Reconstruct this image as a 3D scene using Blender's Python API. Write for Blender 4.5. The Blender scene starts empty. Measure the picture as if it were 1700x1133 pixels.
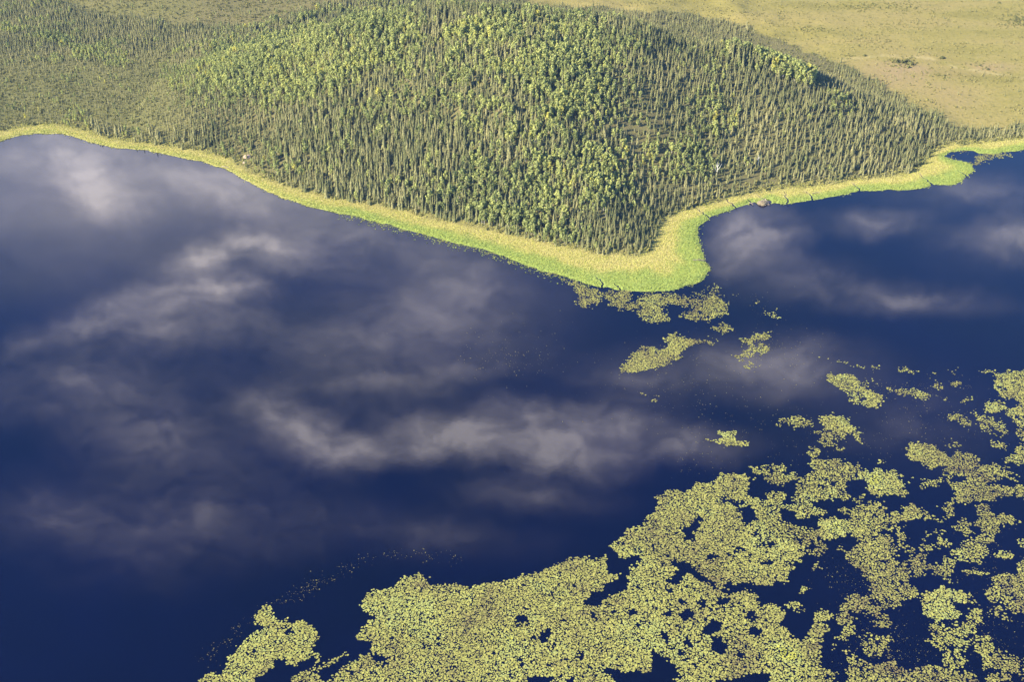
import bpy, math, random
import numpy as np
from mathutils import Vector

random.seed(7)
rng = np.random.default_rng(11)
S = bpy.context.scene
C = S.collection

# ------------------------------------------------------------------ camera
CAM_H, PITCH, HFOV = 180.0, math.radians(32.0), math.radians(46.5)
FPX = 850.0 / math.tan(HFOV / 2)            # focal length in photo pixels (1700 wide)
cam_d = bpy.data.cameras.new("camera")
cam = bpy.data.objects.new("camera", cam_d)
C.objects.link(cam)
cam.location = (0, 0, CAM_H)
cam.rotation_euler = (math.pi / 2 - PITCH, 0, 0)
cam_d.sensor_width = 36
cam_d.angle = HFOV
cam_d.clip_start = 1.0
cam_d.clip_end = 30000
S.camera = cam

# ------------------------------------------------------------------ exposure
S.view_settings.view_transform = 'Standard'
S.view_settings.look = 'None'
S.view_settings.exposure = 1.35
S.view_settings.gamma = 1.0
S.view_settings.use_curve_mapping = False
S.cycles.max_bounces = 5
S.cycles.diffuse_bounces = 2
S.cycles.glossy_bounces = 2
S.cycles.caustics_reflective = False
S.cycles.caustics_refractive = False

# ------------------------------------------------------------------ sun
SUN_EL, SUN_ROT = math.radians(30), math.radians(245)
sd = Vector((math.sin(SUN_ROT) * math.cos(SUN_EL), math.cos(SUN_ROT) * math.cos(SUN_EL), math.sin(SUN_EL)))
sun_d = bpy.data.lights.new("sun", 'SUN')
sun_d.energy = 5.0
sun_d.angle = math.radians(0.5)
sun_d.color = (1.0, 0.87, 0.62)
sun = bpy.data.objects.new("sun", sun_d)
C.objects.link(sun)
sun.location = (-300, -100, 300)
sun.rotation_euler = (-sd).to_track_quat('-Z', 'Y').to_euler()

# ------------------------------------------------------------------ sky with clouds
W = bpy.data.worlds.new("World")
S.world = W
W.use_nodes = True
SKY_STRENGTH = 0.10
CLOUD_RGB = (19.5, 17.8, 17.0)
# clouds sit at fixed directions of the sky dome (gnomonic map round a point 32 deg above the northern horizon)
CLOUDS = [  # x, y, half width, half height, turn, weight
    (165, 325, 100, 45, 30, .75), (90, 255, 240, 60, 0, .25), (330, 300, 280, 75, 12, .25),
    (350, 482, 125, 32, -6, 1.0), (330, 430, 90, 36, -28, .75), (450, 418, 130, 34, 14, .75), (180, 525, 140, 36, -12, .40),
    (50, 560, 90, 30, -20, .22), (270, 545, 170, 50, -5, .35),
    (500, 715, 120, 52, 30, .85), (590, 750, 130, 32, 5, .80), (690, 738, 130, 32, 8, .60), (760, 720, 150, 34, 10, .95), (900, 755, 170, 40, 6, .95),
    (1000, 720, 170, 48, 4, .60), (1150, 750, 120, 30, -4, .55), (870, 690, 140, 40, 0, .4), (880, 820, 160, 40, 5, .3),
    (1245, 395, 85, 58, 0, .95), (1450, 372, 110, 28, 0, .40), (1500, 495, 190, 30, 3, .32), (1640, 400, 110, 60, 0, .24),
    (1690, 412, 60, 40, 0, .35), (1330, 470, 150, 40, 0, .16), (1600, 320, 150, 40, 0, .20),
    (770, 480, 170, 110, -20, .28), (620, 570, 320, 110, 0, .25), (560, 380, 260, 90, 10, .22), (1280, 610, 170, 60, 0, .50),
    (260, 720, 180, 80, 0, .36), (330, 860, 260, 110, -10, .30), (640, 640, 240, 36, -8, .34), (1050, 640, 140, 60, 0, .28),
    (130, 640, 220, 70, -5, .30), (1500, 700, 260, 90, 0, .12), (700, 880, 240, 50, 5, .18), (90, 850, 160, 70, 0, .2)]
VEILS = [(110, 330, 420, 190, 5, .46), (420, 300, 320, 90, 12, .30), (760, 470, 220, 130, 10, .14), (600, 560, 420, 120, 0, .07), (1260, 610, 200, 70, 0, .2)]


def build_sky():
    nt = W.node_tree
    nt.nodes.clear()
    N, L = nt.nodes.new, nt.links.new

    def math_n(op, a, b=None, clamp=False):
        n = N('ShaderNodeMath')
        n.operation = op
        n.use_clamp = clamp
        for i, v in enumerate((a, b)):
            if v is None:
                continue
            if isinstance(v, (int, float)):
                n.inputs[i].default_value = v
            else:
                L(v, n.inputs[i])
        return n.outputs[0]

    def dot(a, v):
        n = N('ShaderNodeVectorMath')
        n.operation = 'DOT_PRODUCT'
        L(a, n.inputs[0])
        n.inputs[1].default_value = v
        return n.outputs['Value']
    tc = N('ShaderNodeTexCoord').outputs['Generated']
    axis = (0, math.cos(PITCH), math.sin(PITCH))
    down = (0, math.sin(PITCH), -math.cos(PITCH))
    den = math_n('MAXIMUM', dot(tc, axis), 0.05)
    u = math_n('MULTIPLY_ADD', math_n('DIVIDE', dot(tc, (1, 0, 0)), den), FPX / 1000)
    u.node.inputs[2].default_value = 0.850
    v = math_n('DIVIDE', dot(tc, down), den)
    # mirrored in the level lake, "down" in the sky runs "up" in the water
    v = math_n('MULTIPLY_ADD', v, -FPX / 1000)
    v.node.inputs[2].default_value = 0.5665
    cb = N('ShaderNodeCombineXYZ')
    L(u, cb.inputs[0])
    L(v, cb.inputs[1])
    p = cb.outputs[0]
    nz = N('ShaderNodeTexNoise')                       # wispy warp
    nz.inputs['Scale'].default_value = 7.0
    nz.inputs['Detail'].default_value = 6
    nz.inputs['Roughness'].default_value = 0.6
    L(p, nz.inputs['Vector'])
    wv = N('ShaderNodeVectorMath')
    wv.operation = 'MULTIPLY_ADD'
    L(nz.outputs['Color'], wv.inputs[0])
    wv.inputs[1].default_value = (0.12, 0.075, 0)
    L(p, wv.inputs[2])
    p2 = wv.outputs[0]
    def gather(blobs):
        total = None
        for (x, y, rx, ry, a, w) in blobs:
            m = N('ShaderNodeMapping')
            m.vector_type = 'TEXTURE'
            m.inputs['Location'].default_value = (x / 1000 + .06, y / 1000 + .0375, 0)
            m.inputs['Rotation'].default_value = (0, 0, math.radians(a))
            m.inputs['Scale'].default_value = (rx * 1.4 / 1000, ry * 1.45 / 1000, 1)
            L(p2, m.inputs['Vector'])
            g = N('ShaderNodeTexGradient')
            g.gradient_type = 'QUADRATIC_SPHERE'
            L(m.outputs[0], g.inputs[0])
            t = math_n('MULTIPLY_ADD', g.outputs['Fac'], w)
            if total is None:
                t.node.inputs[2].default_value = 0
            else:
                L(total, t.node.inputs[2])
            total = t
        return total
    total, veil = gather(CLOUDS), gather(VEILS)
    mp = N('ShaderNodeMapping')
    mp.inputs['Scale'].default_value = (6, 14, 1)
    mp.inputs['Rotation'].default_value = (0, 0, math.radians(-8))
    L(p2, mp.inputs['Vector'])
    n2 = N('ShaderNodeTexNoise')
    n2.inputs['Scale'].default_value = 1.0
    n2.inputs['Detail'].default_value = 7
    n2.inputs['Roughness'].default_value = 0.62
    L(mp.outputs[0], n2.inputs['Vector'])
    mod = math_n('MULTIPLY_ADD', n2.outputs['Fac'], 4.0)
    mod.node.inputs[2].default_value = -0.95
    mq = N('ShaderNodeMapping')
    mq.inputs['Scale'].default_value = (17, 34, 1)
    mq.inputs['Rotation'].default_value = (0, 0, math.radians(14))
    L(p2, mq.inputs['Vector'])
    n3 = N('ShaderNodeTexNoise')
    n3.inputs['Scale'].default_value = 1.0
    n3.inputs['Detail'].default_value = 6
    n3.inputs['Roughness'].default_value = 0.6
    n3.inputs['Distortion'].default_value = 0.8
    L(mq.outputs[0], n3.inputs['Vector'])
    fine = math_n('MULTIPLY_ADD', n3.outputs['Fac'], 2.2)
    fine.node.inputs[2].default_value = -0.12
    mod = math_n('MULTIPLY', mod, fine)
    mask = math_n('MULTIPLY', total, math_n('MAXIMUM', mod, 0.16))
    soft_mod = math_n('MULTIPLY_ADD', n2.outputs['Fac'], 1.2)
    soft_mod.node.inputs[2].default_value = 0.4
    mask = math_n('ADD', mask, math_n('MULTIPLY', veil, soft_mod), clamp=True)
    sky = N('ShaderNodeTexSky')
    sky.sky_type = 'NISHITA'
    sky.sun_disc = False
    sky.sun_elevation = SUN_EL
    sky.sun_rotation = SUN_ROT
    sky.air_density = 1.0
    sky.dust_density = 0.3
    sky.ozone_density = 6.0
    mix = N('ShaderNodeMix')
    mix.data_type = 'RGBA'
    L(mask, mix.inputs['Factor'])
    L(sky.outputs[0], mix.inputs['A'])
    mix.inputs['B'].default_value = (*CLOUD_RGB, 1)
    bg = N('ShaderNodeBackground')
    bg.inputs['Strength'].default_value = SKY_STRENGTH
    L(mix.outputs['Result'], bg.inputs['Color'])
    out = N('ShaderNodeOutputWorld')
    L(bg.outputs[0], out.inputs['Surface'])


build_sky()
W.cycles.sampling_method = 'MANUAL'
W.cycles.sample_map_resolution = 512

# ------------------------------------------------------------------ geometry helpers
CP, SP = math.cos(PITCH), math.sin(PITCH)


def ground(px, py, z=0.0):
    """The point of the level z that photo pixel (px, py) looks at."""
    px, py = np.asarray(px, float), np.asarray(py, float)
    a, b = (px - 850) / FPX, (566.5 - py) / FPX
    dz = b * CP - SP
    t = (z - CAM_H) / dz
    return a * t, (CP + b * SP) * t


def pixel(x, y, z):
    zc = y * CP - (z - CAM_H) * SP
    yc = y * SP + (z - CAM_H) * CP
    return 850 + FPX * x / zc, 566.5 - FPX * yc / zc


def vnoise(x, y, seed=0):
    xi, yi = np.floor(x).astype(np.int64), np.floor(y).astype(np.int64)
    fx, fy = x - xi, y - yi
    fx, fy = fx * fx * (3 - 2 * fx), fy * fy * (3 - 2 * fy)

    def h(a, b):
        n = (a * 374761393 + b * 668265263 + seed * 974634777) & 0xFFFFFFFF
        n = ((n ^ (n >> 13)) * 1274126177) & 0xFFFFFFFF
        return ((n ^ (n >> 16)) & 0xFFFF) / 65535.0
    return ((h(xi, yi) * (1 - fx) + h(xi + 1, yi) * fx) * (1 - fy) + (h(xi, yi + 1) * (1 - fx) + h(xi + 1, yi + 1) * fx) * fy)


def fbm(x, y, seed=0, octaves=4):
    s, a, t = 0, 0.5, 0
    for k in range(octaves):
        s = s + a * vnoise(x * 2 ** k, y * 2 ** k, seed + 17 * k)
        t += a
        a *= 0.55
    return s / t


def inside(poly, x, y):
    x, y = np.asarray(x, float), np.asarray(y, float)
    r = np.zeros(x.shape, bool)
    n = len(poly)
    for i in range(n):
        x0, y0 = poly[i]
        x1, y1 = poly[(i + 1) % n]
        if y0 == y1:
            continue
        r ^= ((y0 > y) != (y1 > y)) & (x < (x1 - x0) * (y - y0) / (y1 - y0) + x0)
    return r


def dist_line(pts, x, y):
    d = np.full(np.shape(x), 1e9)
    for (x0, y0), (x1, y1) in zip(pts[:-1], pts[1:]):
        dx, dy = x1 - x0, y1 - y0
        t = np.clip(((x - x0) * dx + (y - y0) * dy) / (dx * dx + dy * dy), 0, 1)
        d = np.minimum(d, np.hypot(x - x0 - t * dx, y - y0 - t * dy))
    return d


def smooth(a, b, x):
    t = np.clip((x - a) / (b - a), 0, 1)
    return t * t * (3 - 2 * t)


def mesh_np(name, V, faces, attrs=None, shade_smooth=False):
    """faces: list of (n, k) index arrays; attrs: name -> float per vertex."""
    me = bpy.data.meshes.new(name)
    V = np.asarray(V, np.float32)
    me.vertices.add(len(V))
    me.vertices.foreach_set('co', V.ravel())
    idx = np.concatenate([f.ravel() for f in faces]).astype(np.int32)
    tot = np.concatenate([np.full(len(f), f.shape[1]) for f in faces]).astype(np.int32)
    start = np.concatenate([[0], np.cumsum(tot)[:-1]]).astype(np.int32)
    me.loops.add(len(idx))
    me.loops.foreach_set('vertex_index', idx)
    me.polygons.add(len(tot))
    me.polygons.foreach_set('loop_start', start)
    me.polygons.foreach_set('loop_total', tot)
    me.polygons.foreach_set('use_smooth', np.full(len(tot), shade_smooth))
    for k, v in (attrs or {}).items():
        at = me.attributes.new(k, 'FLOAT', 'POINT')
        at.data.foreach_set('value', np.asarray(v, np.float32))
    me.update(calc_edges=True)
    return me


def obj(name, me, mat, parent=None):
    o = bpy.data.objects.new(name, me)
    C.objects.link(o)
    if mat and not me.materials:
        me.materials.append(mat)
    o.parent = parent
    return o


def tag(o, label=None, cat=None, group=None, kind=None):
    if label:
        o['label'] = label
    if cat:
        o['category'] = cat
    if group:
        o['group'] = group
    if kind:
        o['kind'] = kind
    return o


def thing(name, label, cat, loc, group=None, rz=0.0):
    o = bpy.data.objects.new(name, None)
    o.empty_display_size = 0.3
    C.objects.link(o)
    o.location = loc
    o.rotation_euler = (0, 0, rz)
    return tag(o, label, cat, group)


def tube(pts, radii, n=6):
    """A tapered limb along pts as (verts, quads)."""
    V, F = [], []
    pts = [Vector(p) for p in pts]
    for i, p in enumerate(pts):
        d = (pts[min(i + 1, len(pts) - 1)] - pts[max(i - 1, 0)]).normalized()
        a = d.orthogonal().normalized()
        b = d.cross(a)
        for k in range(n):
            t = 2 * math.pi * k / n
            V.append(p + (a * math.cos(t) + b * math.sin(t)) * radii[i])
    for i in range(len(pts) - 1):
        for k in range(n):
            F.append((i * n + k, i * n + (k + 1) % n, (i + 1) * n + (k + 1) % n, (i + 1) * n + k))
    return np.array([tuple(v) for v in V]), np.array(F)


def join(parts):
    """parts: list of (V, F) with faces of one size -> one (V, F)."""
    V, F, n = [], [], 0
    for v, f in parts:
        V.append(v)
        F.append(f + n)
        n += len(v)
    return np.concatenate(V), np.concatenate(F)


# ------------------------------------------------------------------ materials
def material(name, build):
    m = bpy.data.materials.new(name)
    m.use_nodes = True
    nt = m.node_tree
    nt.nodes.clear()
    out = nt.nodes.new('ShaderNodeOutputMaterial')
    nt.links.new(build(nt), out.inputs['Surface'])
    return m


def n_attr(nt, name):
    n = nt.nodes.new('ShaderNodeAttribute')
    n.attribute_name = name
    return n.outputs['Fac']


def n_ramp(nt, fac, stops):
    r = nt.nodes.new('ShaderNodeValToRGB')
    el = r.color_ramp.elements
    while len(el) < len(stops):
        el.new(0.5)
    for e, (p, c) in zip(el, stops):
        e.position = p
        e.color = (*c, 1)
    nt.links.new(fac, r.inputs['Fac'])
    return r.outputs['Color']


def n_noise(nt, scale, detail=4, rough=0.55, stretch=None):
    tc = nt.nodes.new('ShaderNodeTexCoord').outputs['Object']
    if stretch:
        mp = nt.nodes.new('ShaderNodeMapping')
        mp.inputs['Scale'].default_value = stretch
        nt.links.new(tc, mp.inputs['Vector'])
        tc = mp.outputs[0]
    n = nt.nodes.new('ShaderNodeTexNoise')
    n.inputs['Scale'].default_value = scale
    n.inputs['Detail'].default_value = detail
    n.inputs['Roughness'].default_value = rough
    nt.links.new(tc, n.inputs['Vector'])
    return n.outputs['Fac']


def n_mix(nt, fac, a, b, blend='MIX'):
    m = nt.nodes.new('ShaderNodeMix')
    m.data_type = 'RGBA'
    m.blend_type = blend
    for sock, v in (('Factor', fac), ('A', a), ('B', b)):
        if isinstance(v, (int, float)):
            m.inputs[sock].default_value = v
        elif isinstance(v, tuple):
            m.inputs[sock].default_value = (*v, 1)
        else:
            nt.links.new(v, m.inputs[sock])
    return m.outputs['Result']


def n_math(nt, op, a, b, clamp=False):
    m = nt.nodes.new('ShaderNodeMath')
    m.operation = op
    m.use_clamp = clamp
    for i, v in enumerate((a, b)):
        if isinstance(v, (int, float)):
            m.inputs[i].default_value = v
        else:
            nt.links.new(v, m.inputs[i])
    return m.outputs[0]


def leaf_material(name, stops, translucent=0.3):
    def build(nt):
        col = n_ramp(nt, n_attr(nt, 'tint'), stops)
        d = nt.nodes.new('ShaderNodeBsdfDiffuse')
        t = nt.nodes.new('ShaderNodeBsdfTranslucent')
        nt.links.new(col, d.inputs[0])
        nt.links.new(col, t.inputs[0])
        m = nt.nodes.new('ShaderNodeMixShader')
        m.inputs[0].default_value = translucent
        nt.links.new(d.outputs[0], m.inputs[1])
        nt.links.new(t.outputs[0], m.inputs[2])
        return m.outputs[0]
    return material(name, build)


def plain_material(name, c1, c2, scale=3.0, rough=0.9):
    def build(nt):
        p = nt.nodes.new('ShaderNodeBsdfPrincipled')
        nt.links.new(n_mix(nt, n_noise(nt, scale), c1, c2), p.inputs['Base Color'])
        p.inputs['Roughness'].default_value = rough
        return p.outputs[0]
    return material(name, build)


def lake_build(nt):
    p = nt.nodes.new('ShaderNodeBsdfPrincipled')
    col = n_ramp(nt, n_noise(nt, 0.012, 3), [(0.3, (0.0002, 0.0006, 0.009)), (0.75, (0.0006, 0.0014, 0.024))])
    nt.links.new(col, p.inputs['Base Color'])
    p.inputs['Roughness'].default_value = 0.02
    p.inputs['IOR'].default_value = 1.41
    b = nt.nodes.new('ShaderNodeBump')
    b.inputs['Strength'].default_value = 0.02
    b.inputs['Distance'].default_value = 0.05
    nt.links.new(n_noise(nt, 0.9, 3, 0.6), b.inputs['Height'])
    nt.links.new(b.outputs[0], p.inputs['Normal'])
    return p.outputs[0]


def terrain_build(nt):
    """Soil and low growth: forest floor, sedge bank, tan bog; the zones are mesh attributes."""
    f1, f2 = n_noise(nt, 0.05, 6, 0.62), n_noise(nt, 0.6, 5, 0.65)
    floor_c = n_mix(nt, f1, (0.11, 0.115, 0.045), (0.19, 0.165, 0.080))
    flat_c = n_mix(nt, f1, (0.135, 0.145, 0.048), (0.20, 0.185, 0.075))
    bog_a = n_ramp(nt, n_noise(nt, 0.022, 7, 0.6, (0.6, 1.5, 1)), [(0.30, (0.214, 0.192, 0.051)), (0.48, (0.284, 0.247, 0.074)), (0.62, (0.312, 0.260, 0.092)), (0.78, (0.214, 0.192, 0.059))])
    bog_b = n_mix(nt, n_math(nt, 'MULTIPLY', n_math(nt, 'GREATER_THAN', f2, 0.56), 0.35), bog_a, (0.142, 0.137, 0.036))
    bog_c = n_mix(nt, n_attr(nt, 'pink'), bog_b, n_mix(nt, f2, (0.284, 0.206, 0.101), (0.355, 0.282, 0.143)))
    bog_c = n_mix(nt, n_attr(nt, 'trail'), bog_c, (0.442, 0.371, 0.179))
    sedge = n_mix(nt, n_attr(nt, 'green'), n_mix(nt, f2, (0.40, 0.35, 0.12), (0.50, 0.44, 0.17)), n_mix(nt, f2, (0.26, 0.34, 0.07), (0.33, 0.40, 0.10)))
    c = n_mix(nt, n_attr(nt, 'flat'), floor_c, flat_c)
    c = n_mix(nt, n_attr(nt, 'bog'), c, bog_c)
    c = n_mix(nt, n_attr(nt, 'sedge'), c, sedge)
    p = nt.nodes.new('ShaderNodeBsdfPrincipled')
    nt.links.new(c, p.inputs['Base Color'])
    p.inputs['Roughness'].default_value = 1.0
    p.inputs['Specular IOR Level'].default_value = 0.1
    b = nt.nodes.new('ShaderNodeBump')
    b.inputs['Strength'].default_value = 0.7
    b.inputs['Distance'].default_value = 0.6
    nt.links.new(n_noise(nt, 0.45, 5, 0.65), b.inputs['Height'])
    nt.links.new(b.outputs[0], p.inputs['Normal'])
    return p.outputs[0]


M_LAKE = material('lake_water', lake_build)
M_LAND = material('soil_and_low_growth', terrain_build)
M_SPRUCE = leaf_material('spruce_needles', [(0.0, (0.150, 0.172, 0.080)), (0.5, (0.275, 0.284, 0.132)), (1.0, (0.395, 0.375, 0.190))], 0.28)
M_BIRCH = leaf_material('birch_leaves', [(0.0, (0.27, 0.32, 0.125)), (0.6, (0.43, 0.47, 0.175)), (0.92, (0.53, 0.56, 0.19)), (1.0, (0.60, 0.57, 0.14))], 0.40)
M_PAD = leaf_material('lily_leaf', [(0.0, (0.19, 0.16, 0.075)), (0.35, (0.30, 0.29, 0.095)), (0.62, (0.375, 0.375, 0.105)), (0.85, (0.35, 0.39, 0.14)), (1.0, (0.44, 0.45, 0.09))], 0.1)
M_SEDGE = leaf_material('sedge_blades', [(0.0, (0.57, 0.54, 0.21)), (0.35, (0.53, 0.53, 0.15)), (0.6, (0.43, 0.475, 0.13)), (1.0, (0.34, 0.42, 0.13))], 0.35)
M_SHRUB = leaf_material('shrub_leaves', [(0.0, (0.13, 0.14, 0.06)), (0.5, (0.24, 0.24, 0.085)), (1.0, (0.36, 0.33, 0.13))], 0.25)
M_BARK_DARK = plain_material('spruce_bark', (0.10, 0.085, 0.07), (0.17, 0.15, 0.125), 4)
M_BARK_PALE = plain_material('birch_bark', (0.42, 0.40, 0.36), (0.62, 0.60, 0.55), 3)
M_DEADWOOD = plain_material('bleached_deadwood', (0.62, 0.60, 0.56), (0.80, 0.78, 0.74), 3)
M_STICK = plain_material('weathered_stick', (0.24, 0.19, 0.14), (0.46, 0.39, 0.31), 2)
M_MUD = plain_material('mud_and_twigs', (0.14, 0.11, 0.07), (0.30, 0.26, 0.16), 1.6)
M_ROCK = plain_material('pale_rock', (0.34, 0.24, 0.18), (0.50, 0.38, 0.31), 1.2)

# ------------------------------------------------------------------ lake, land
SHORE_PX = [(-60, 245), (0, 234), (30, 225), (60, 221), (100, 221), (118, 225), (150, 235), (190, 244), (240, 249), (290, 259), (330, 267), (375, 280), (400, 295),
            (440, 315), (480, 332), (520, 344), (560, 352), (600, 361), (650, 374), (700, 388), (750, 402), (800, 412), (850, 429), (900, 448), (950, 463), (975, 471),
            (1000, 478), (1012, 475), (1020, 480), (1040, 482), (1062, 482), (1080, 484), (1120, 480), (1150, 472), (1168, 462), (1176, 447), (1172, 436), (1171, 425), (1162, 405), (1157, 388), (1163, 372), (1180, 359),
            (1220, 345), (1246, 338), (1249, 333), (1256, 336), (1275, 338), (1279, 328), (1283, 336), (1300, 340), (1340, 333), (1390, 325), (1430, 316), (1470, 315), (1500, 314), (1540, 310), (1547, 303),
            (1560, 306), (1580, 307), (1600, 298), (1616, 284), (1613, 273), (1602, 268), (1580, 264), (1572, 262), (1566, 258), (1576, 252), (1595, 249), (1615, 250), (1625, 255), (1650, 255), (1680, 250), (1700, 247), (1760, 238)]
EDGE_PX = [(-60, 225), (0, 219), (40, 211), (80, 208), (110, 210), (150, 223), (190, 233), (240, 238), (290, 247), (340, 254), (370, 263), (400, 281), (430, 296), (470, 310),
           (500, 321), (540, 330), (600, 339), (650, 349), (700, 361), (740, 371), (790, 380), (840, 391), (900, 405), (950, 415), (1000, 425), (1050, 427), (1080, 420), (1090, 405), (1092, 385),
           (1110, 364), (1140, 350), (1180, 340), (1230, 327), (1290, 317), (1350, 311), (1420, 301), (1480, 294), (1520, 287), (1540, 268), (1555, 252), (1580, 243), (1620, 240), (1700, 232), (1760, 227)]


def to_world(line):
    x, y = ground([p[0] for p in line], [p[1] for p in line], 0.2)
    return list(zip(x.tolist(), y.tolist()))


SHORE = [(-900, 330), (-420, 395)] + to_world(SHORE_PX) + [(420, 470), (900, 420)]
EDGE = [(-900, 345), (-420, 408)] + to_world(EDGE_PX) + [(420, 482), (900, 435)]
LAKE_POLY = SHORE + [(2000, 420), (2000, -2000), (-2000, -2000), (-2000, 330)]
OPEN_POLY = EDGE + [(2000, 435), (2000, -2000), (-2000, -2000), (-2000, 345)]

CREST = []                     # crest of the hill: world x, world y, height
for px, py, h in [(250, 150, 1.5), (330, 133, 7), (450, 88, 19), (560, 50, 28), (700, 18, 37), (850, 18, 38), (1000, 38, 34), (1130, 62, 29), (1250, 96, 22), (1340, 126, 16), (1450, 176, 7), (1550, 218, 1.5), (1620, 235, .5)]:
    gx, gy = ground(px, py, h)
    CREST.append((float(gx), float(gy), h))
CREST.sort()
CX, CY, CH = (np.array(v) for v in zip(*CREST))


def sdf_shore(x, y):
    d = dist_line(SHORE, x, y)
    d = np.where(inside(LAKE_POLY, x, y), -d, d)
    return d + ((fbm(x / 4.5, y / 6, 81) - .5) * 2.2 + (fbm(x / 1.6, y / 2.2, 82, 2) - .5) * .9) * np.exp(-(d / 9) ** 2)


def sdf_edge(x, y):
    d = dist_line(EDGE, x, y)
    return np.where(inside(OPEN_POLY, x, y), -d, d)


def land_height(x, y, d=None, de=None):
    x, y = np.asarray(x, float), np.asarray(y, float)
    d = sdf_shore(x, y) if d is None else d
    de = sdf_edge(x, y) if de is None else de
    yc, hc = np.interp(x, CX, CY), np.interp(x, CX, CH, left=0, right=0)
    e = yc - y
    dd = np.maximum(de, 0)
    t = dd / (dd + np.maximum(e, 0) + 1e-6)
    front = np.sin(np.clip(t, 0, 1) * math.pi / 2) ** 1.25
    back = np.exp(-(np.maximum(-e, 0) / (42 - 20 * smooth(30, 90, x))) ** 2)
    hill = hc * np.where(e > 0, front, back)
    rough = (fbm(x / 46, y / 60, 3) - 0.5) * 9.0 * smooth(10, 45, dd) * np.clip(hc / 12, 0.12, 1)
    low = 0.30 * np.clip(d / 1.2, -4, 1) + 0.55 * smooth(2, 30, de)
    low = low + (fbm(x / 9, y / 9, 5) - 0.5) * 0.25 * smooth(1, 6, d)
    zz = low + hill + rough * smooth(0, 20, dd)
    return np.where(d > 2, np.maximum(zz, .3), zz)


def axis_lines(segments):
    out = [segments[0][0]]
    for a, b, step in segments:
        n = max(1, int(round((b - a) / step)))
        out += [a + (b - a) * (k + 1) / n for k in range(n)]
    return np.array(out)


BOG_RIGHT = [(860, -300), (860, -30), (880, 6), (1000, 12), (1130, 21), (1250, 46), (1330, 82), (1420, 116), (1500, 162), (1560, 202), (1610, 214), (1950, 196), (1950, -300)]
BOG_LEFT = [(60, -300), (110, 8), (160, 26), (320, 43), (410, 48), (470, 34), (560, 4), (620, -60), (700, -300)]


def zones(px, py, seed=0):
    """How much of the photo's bog, flat muskeg, pink patch a ground point belongs to."""
    jx = px + (fbm(px / 26, py / 13, 31) - .5) * 46
    jy = py + (fbm(px / 26, py / 13, 32) - .5) * 22
    right, left = inside(BOG_RIGHT, jx, jy), inside(BOG_LEFT, jx, jy)
    return right, left


def soft(px, py, x, y, rx, ry):
    return np.exp(-((px - x) / rx) ** 2 - ((py - y) / ry) ** 2)


gx = axis_lines([(-6000, -900, 850), (-900, -330, 30), (-330, 330, 1.7), (330, 900, 30), (900, 6000, 850)])
gy = axis_lines([(-900, 180, 90), (180, 312, 12), (312, 660, 1.7), (660, 1100, 20), (1100, 12000, 900)])
GX, GY = np.meshgrid(gx, gy)
fx, fy = GX.ravel(), GY.ravel()
D, DE = sdf_shore(fx, fy), sdf_edge(fx, fy)
FZ = land_height(fx, fy, D, DE)
ppx, ppy = pixel(fx, np.maximum(fy, 60), FZ)
zr, zl = zones(ppx, ppy)
zb = (zr | zl) & (DE > 4)
bog = (zr & zb) * .9 + (zl & zb) * .22
flat = np.maximum(smooth(360, 250, ppx), smooth(1540, 1640, ppx))
sedge = smooth(1.2, -0.8, DE + (fbm(fx / 3, fy / 3, 8) - .5) * 4) * (D > -1.5)
green = smooth(0.62, 0.30, D / np.maximum(D - DE, 1) + (fbm(fx / 7, fy / 7, 9) - .5) * .5) * (.3 + .7 * smooth(420, 640, ppx))
pink = np.clip(soft(ppx, ppy, 1500, 120, 75, 26) + .8 * soft(ppx, ppy, 1640, 112, 50, 10) + .5 * soft(ppx, ppy, 1580, 165, 50, 22), 0, 1) * smooth(.3, .6, fbm(fx / 14, fy / 14, 12) + .12)
TRAIL = [(1400, 98), (1470, 92), (1525, 94), (1560, 100), (1585, 112), (1620, 117), (1660, 124), (1760, 138)]
tdist = dist_line(TRAIL, ppx, ppy)
trail = smooth(3.2, 0.8, tdist + (fbm(fx / 6, fy / 6, 14) - .5) * 3) * .55 * smooth(.35, .6, fbm(fx / 5, fy / 5, 15))
ny, nx = GX.shape
i = np.arange(nx * ny).reshape(ny, nx)
quads = np.stack([i[:-1, :-1], i[:-1, 1:], i[1:, 1:], i[1:, :-1]], -1).reshape(-1, 4)
land = obj('land', mesh_np('land', np.stack([fx, fy, FZ], 1), [quads], dict(bog=bog, flat=flat, sedge=sedge, green=green, pink=pink, trail=trail), True), M_LAND)
tag(land, kind='structure')

r = 15000.0
lake = obj('lake', mesh_np('lake', [(-r, -r, 0), (r, -r, 0), (r, 2000, 0), (-r, 2000, 0)], [np.array([[0, 1, 2, 3]])]), M_LAKE)
tag(lake, kind='structure')

# ------------------------------------------------------------------ narrow water channels cut through the sedge bank
CHANNELS = [[(1193, 327), (1205, 332), (1215, 339), (1224, 347)], [(1238, 328), (1244, 333), (1250, 340)], [(1255, 322), (1264, 329), (1274, 333), (1278, 340)], [(1303, 318), (1305, 328), (1308, 341)],
            [(1338, 318), (1344, 324), (1350, 333)], [(1413, 302), (1421, 309), (1428, 318)], [(1527, 290), (1534, 296), (1546, 305)], [(1148, 341), (1165, 352), (1178, 361)],
            [(985, 457), (995, 465), (1003, 479)], [(1016, 470), (1026, 476), (1030, 484)], [(1152, 431), (1164, 433), (1176, 433)], [(1590, 283), (1600, 288), (1606, 294)]]
CHAN_W = []


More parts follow.
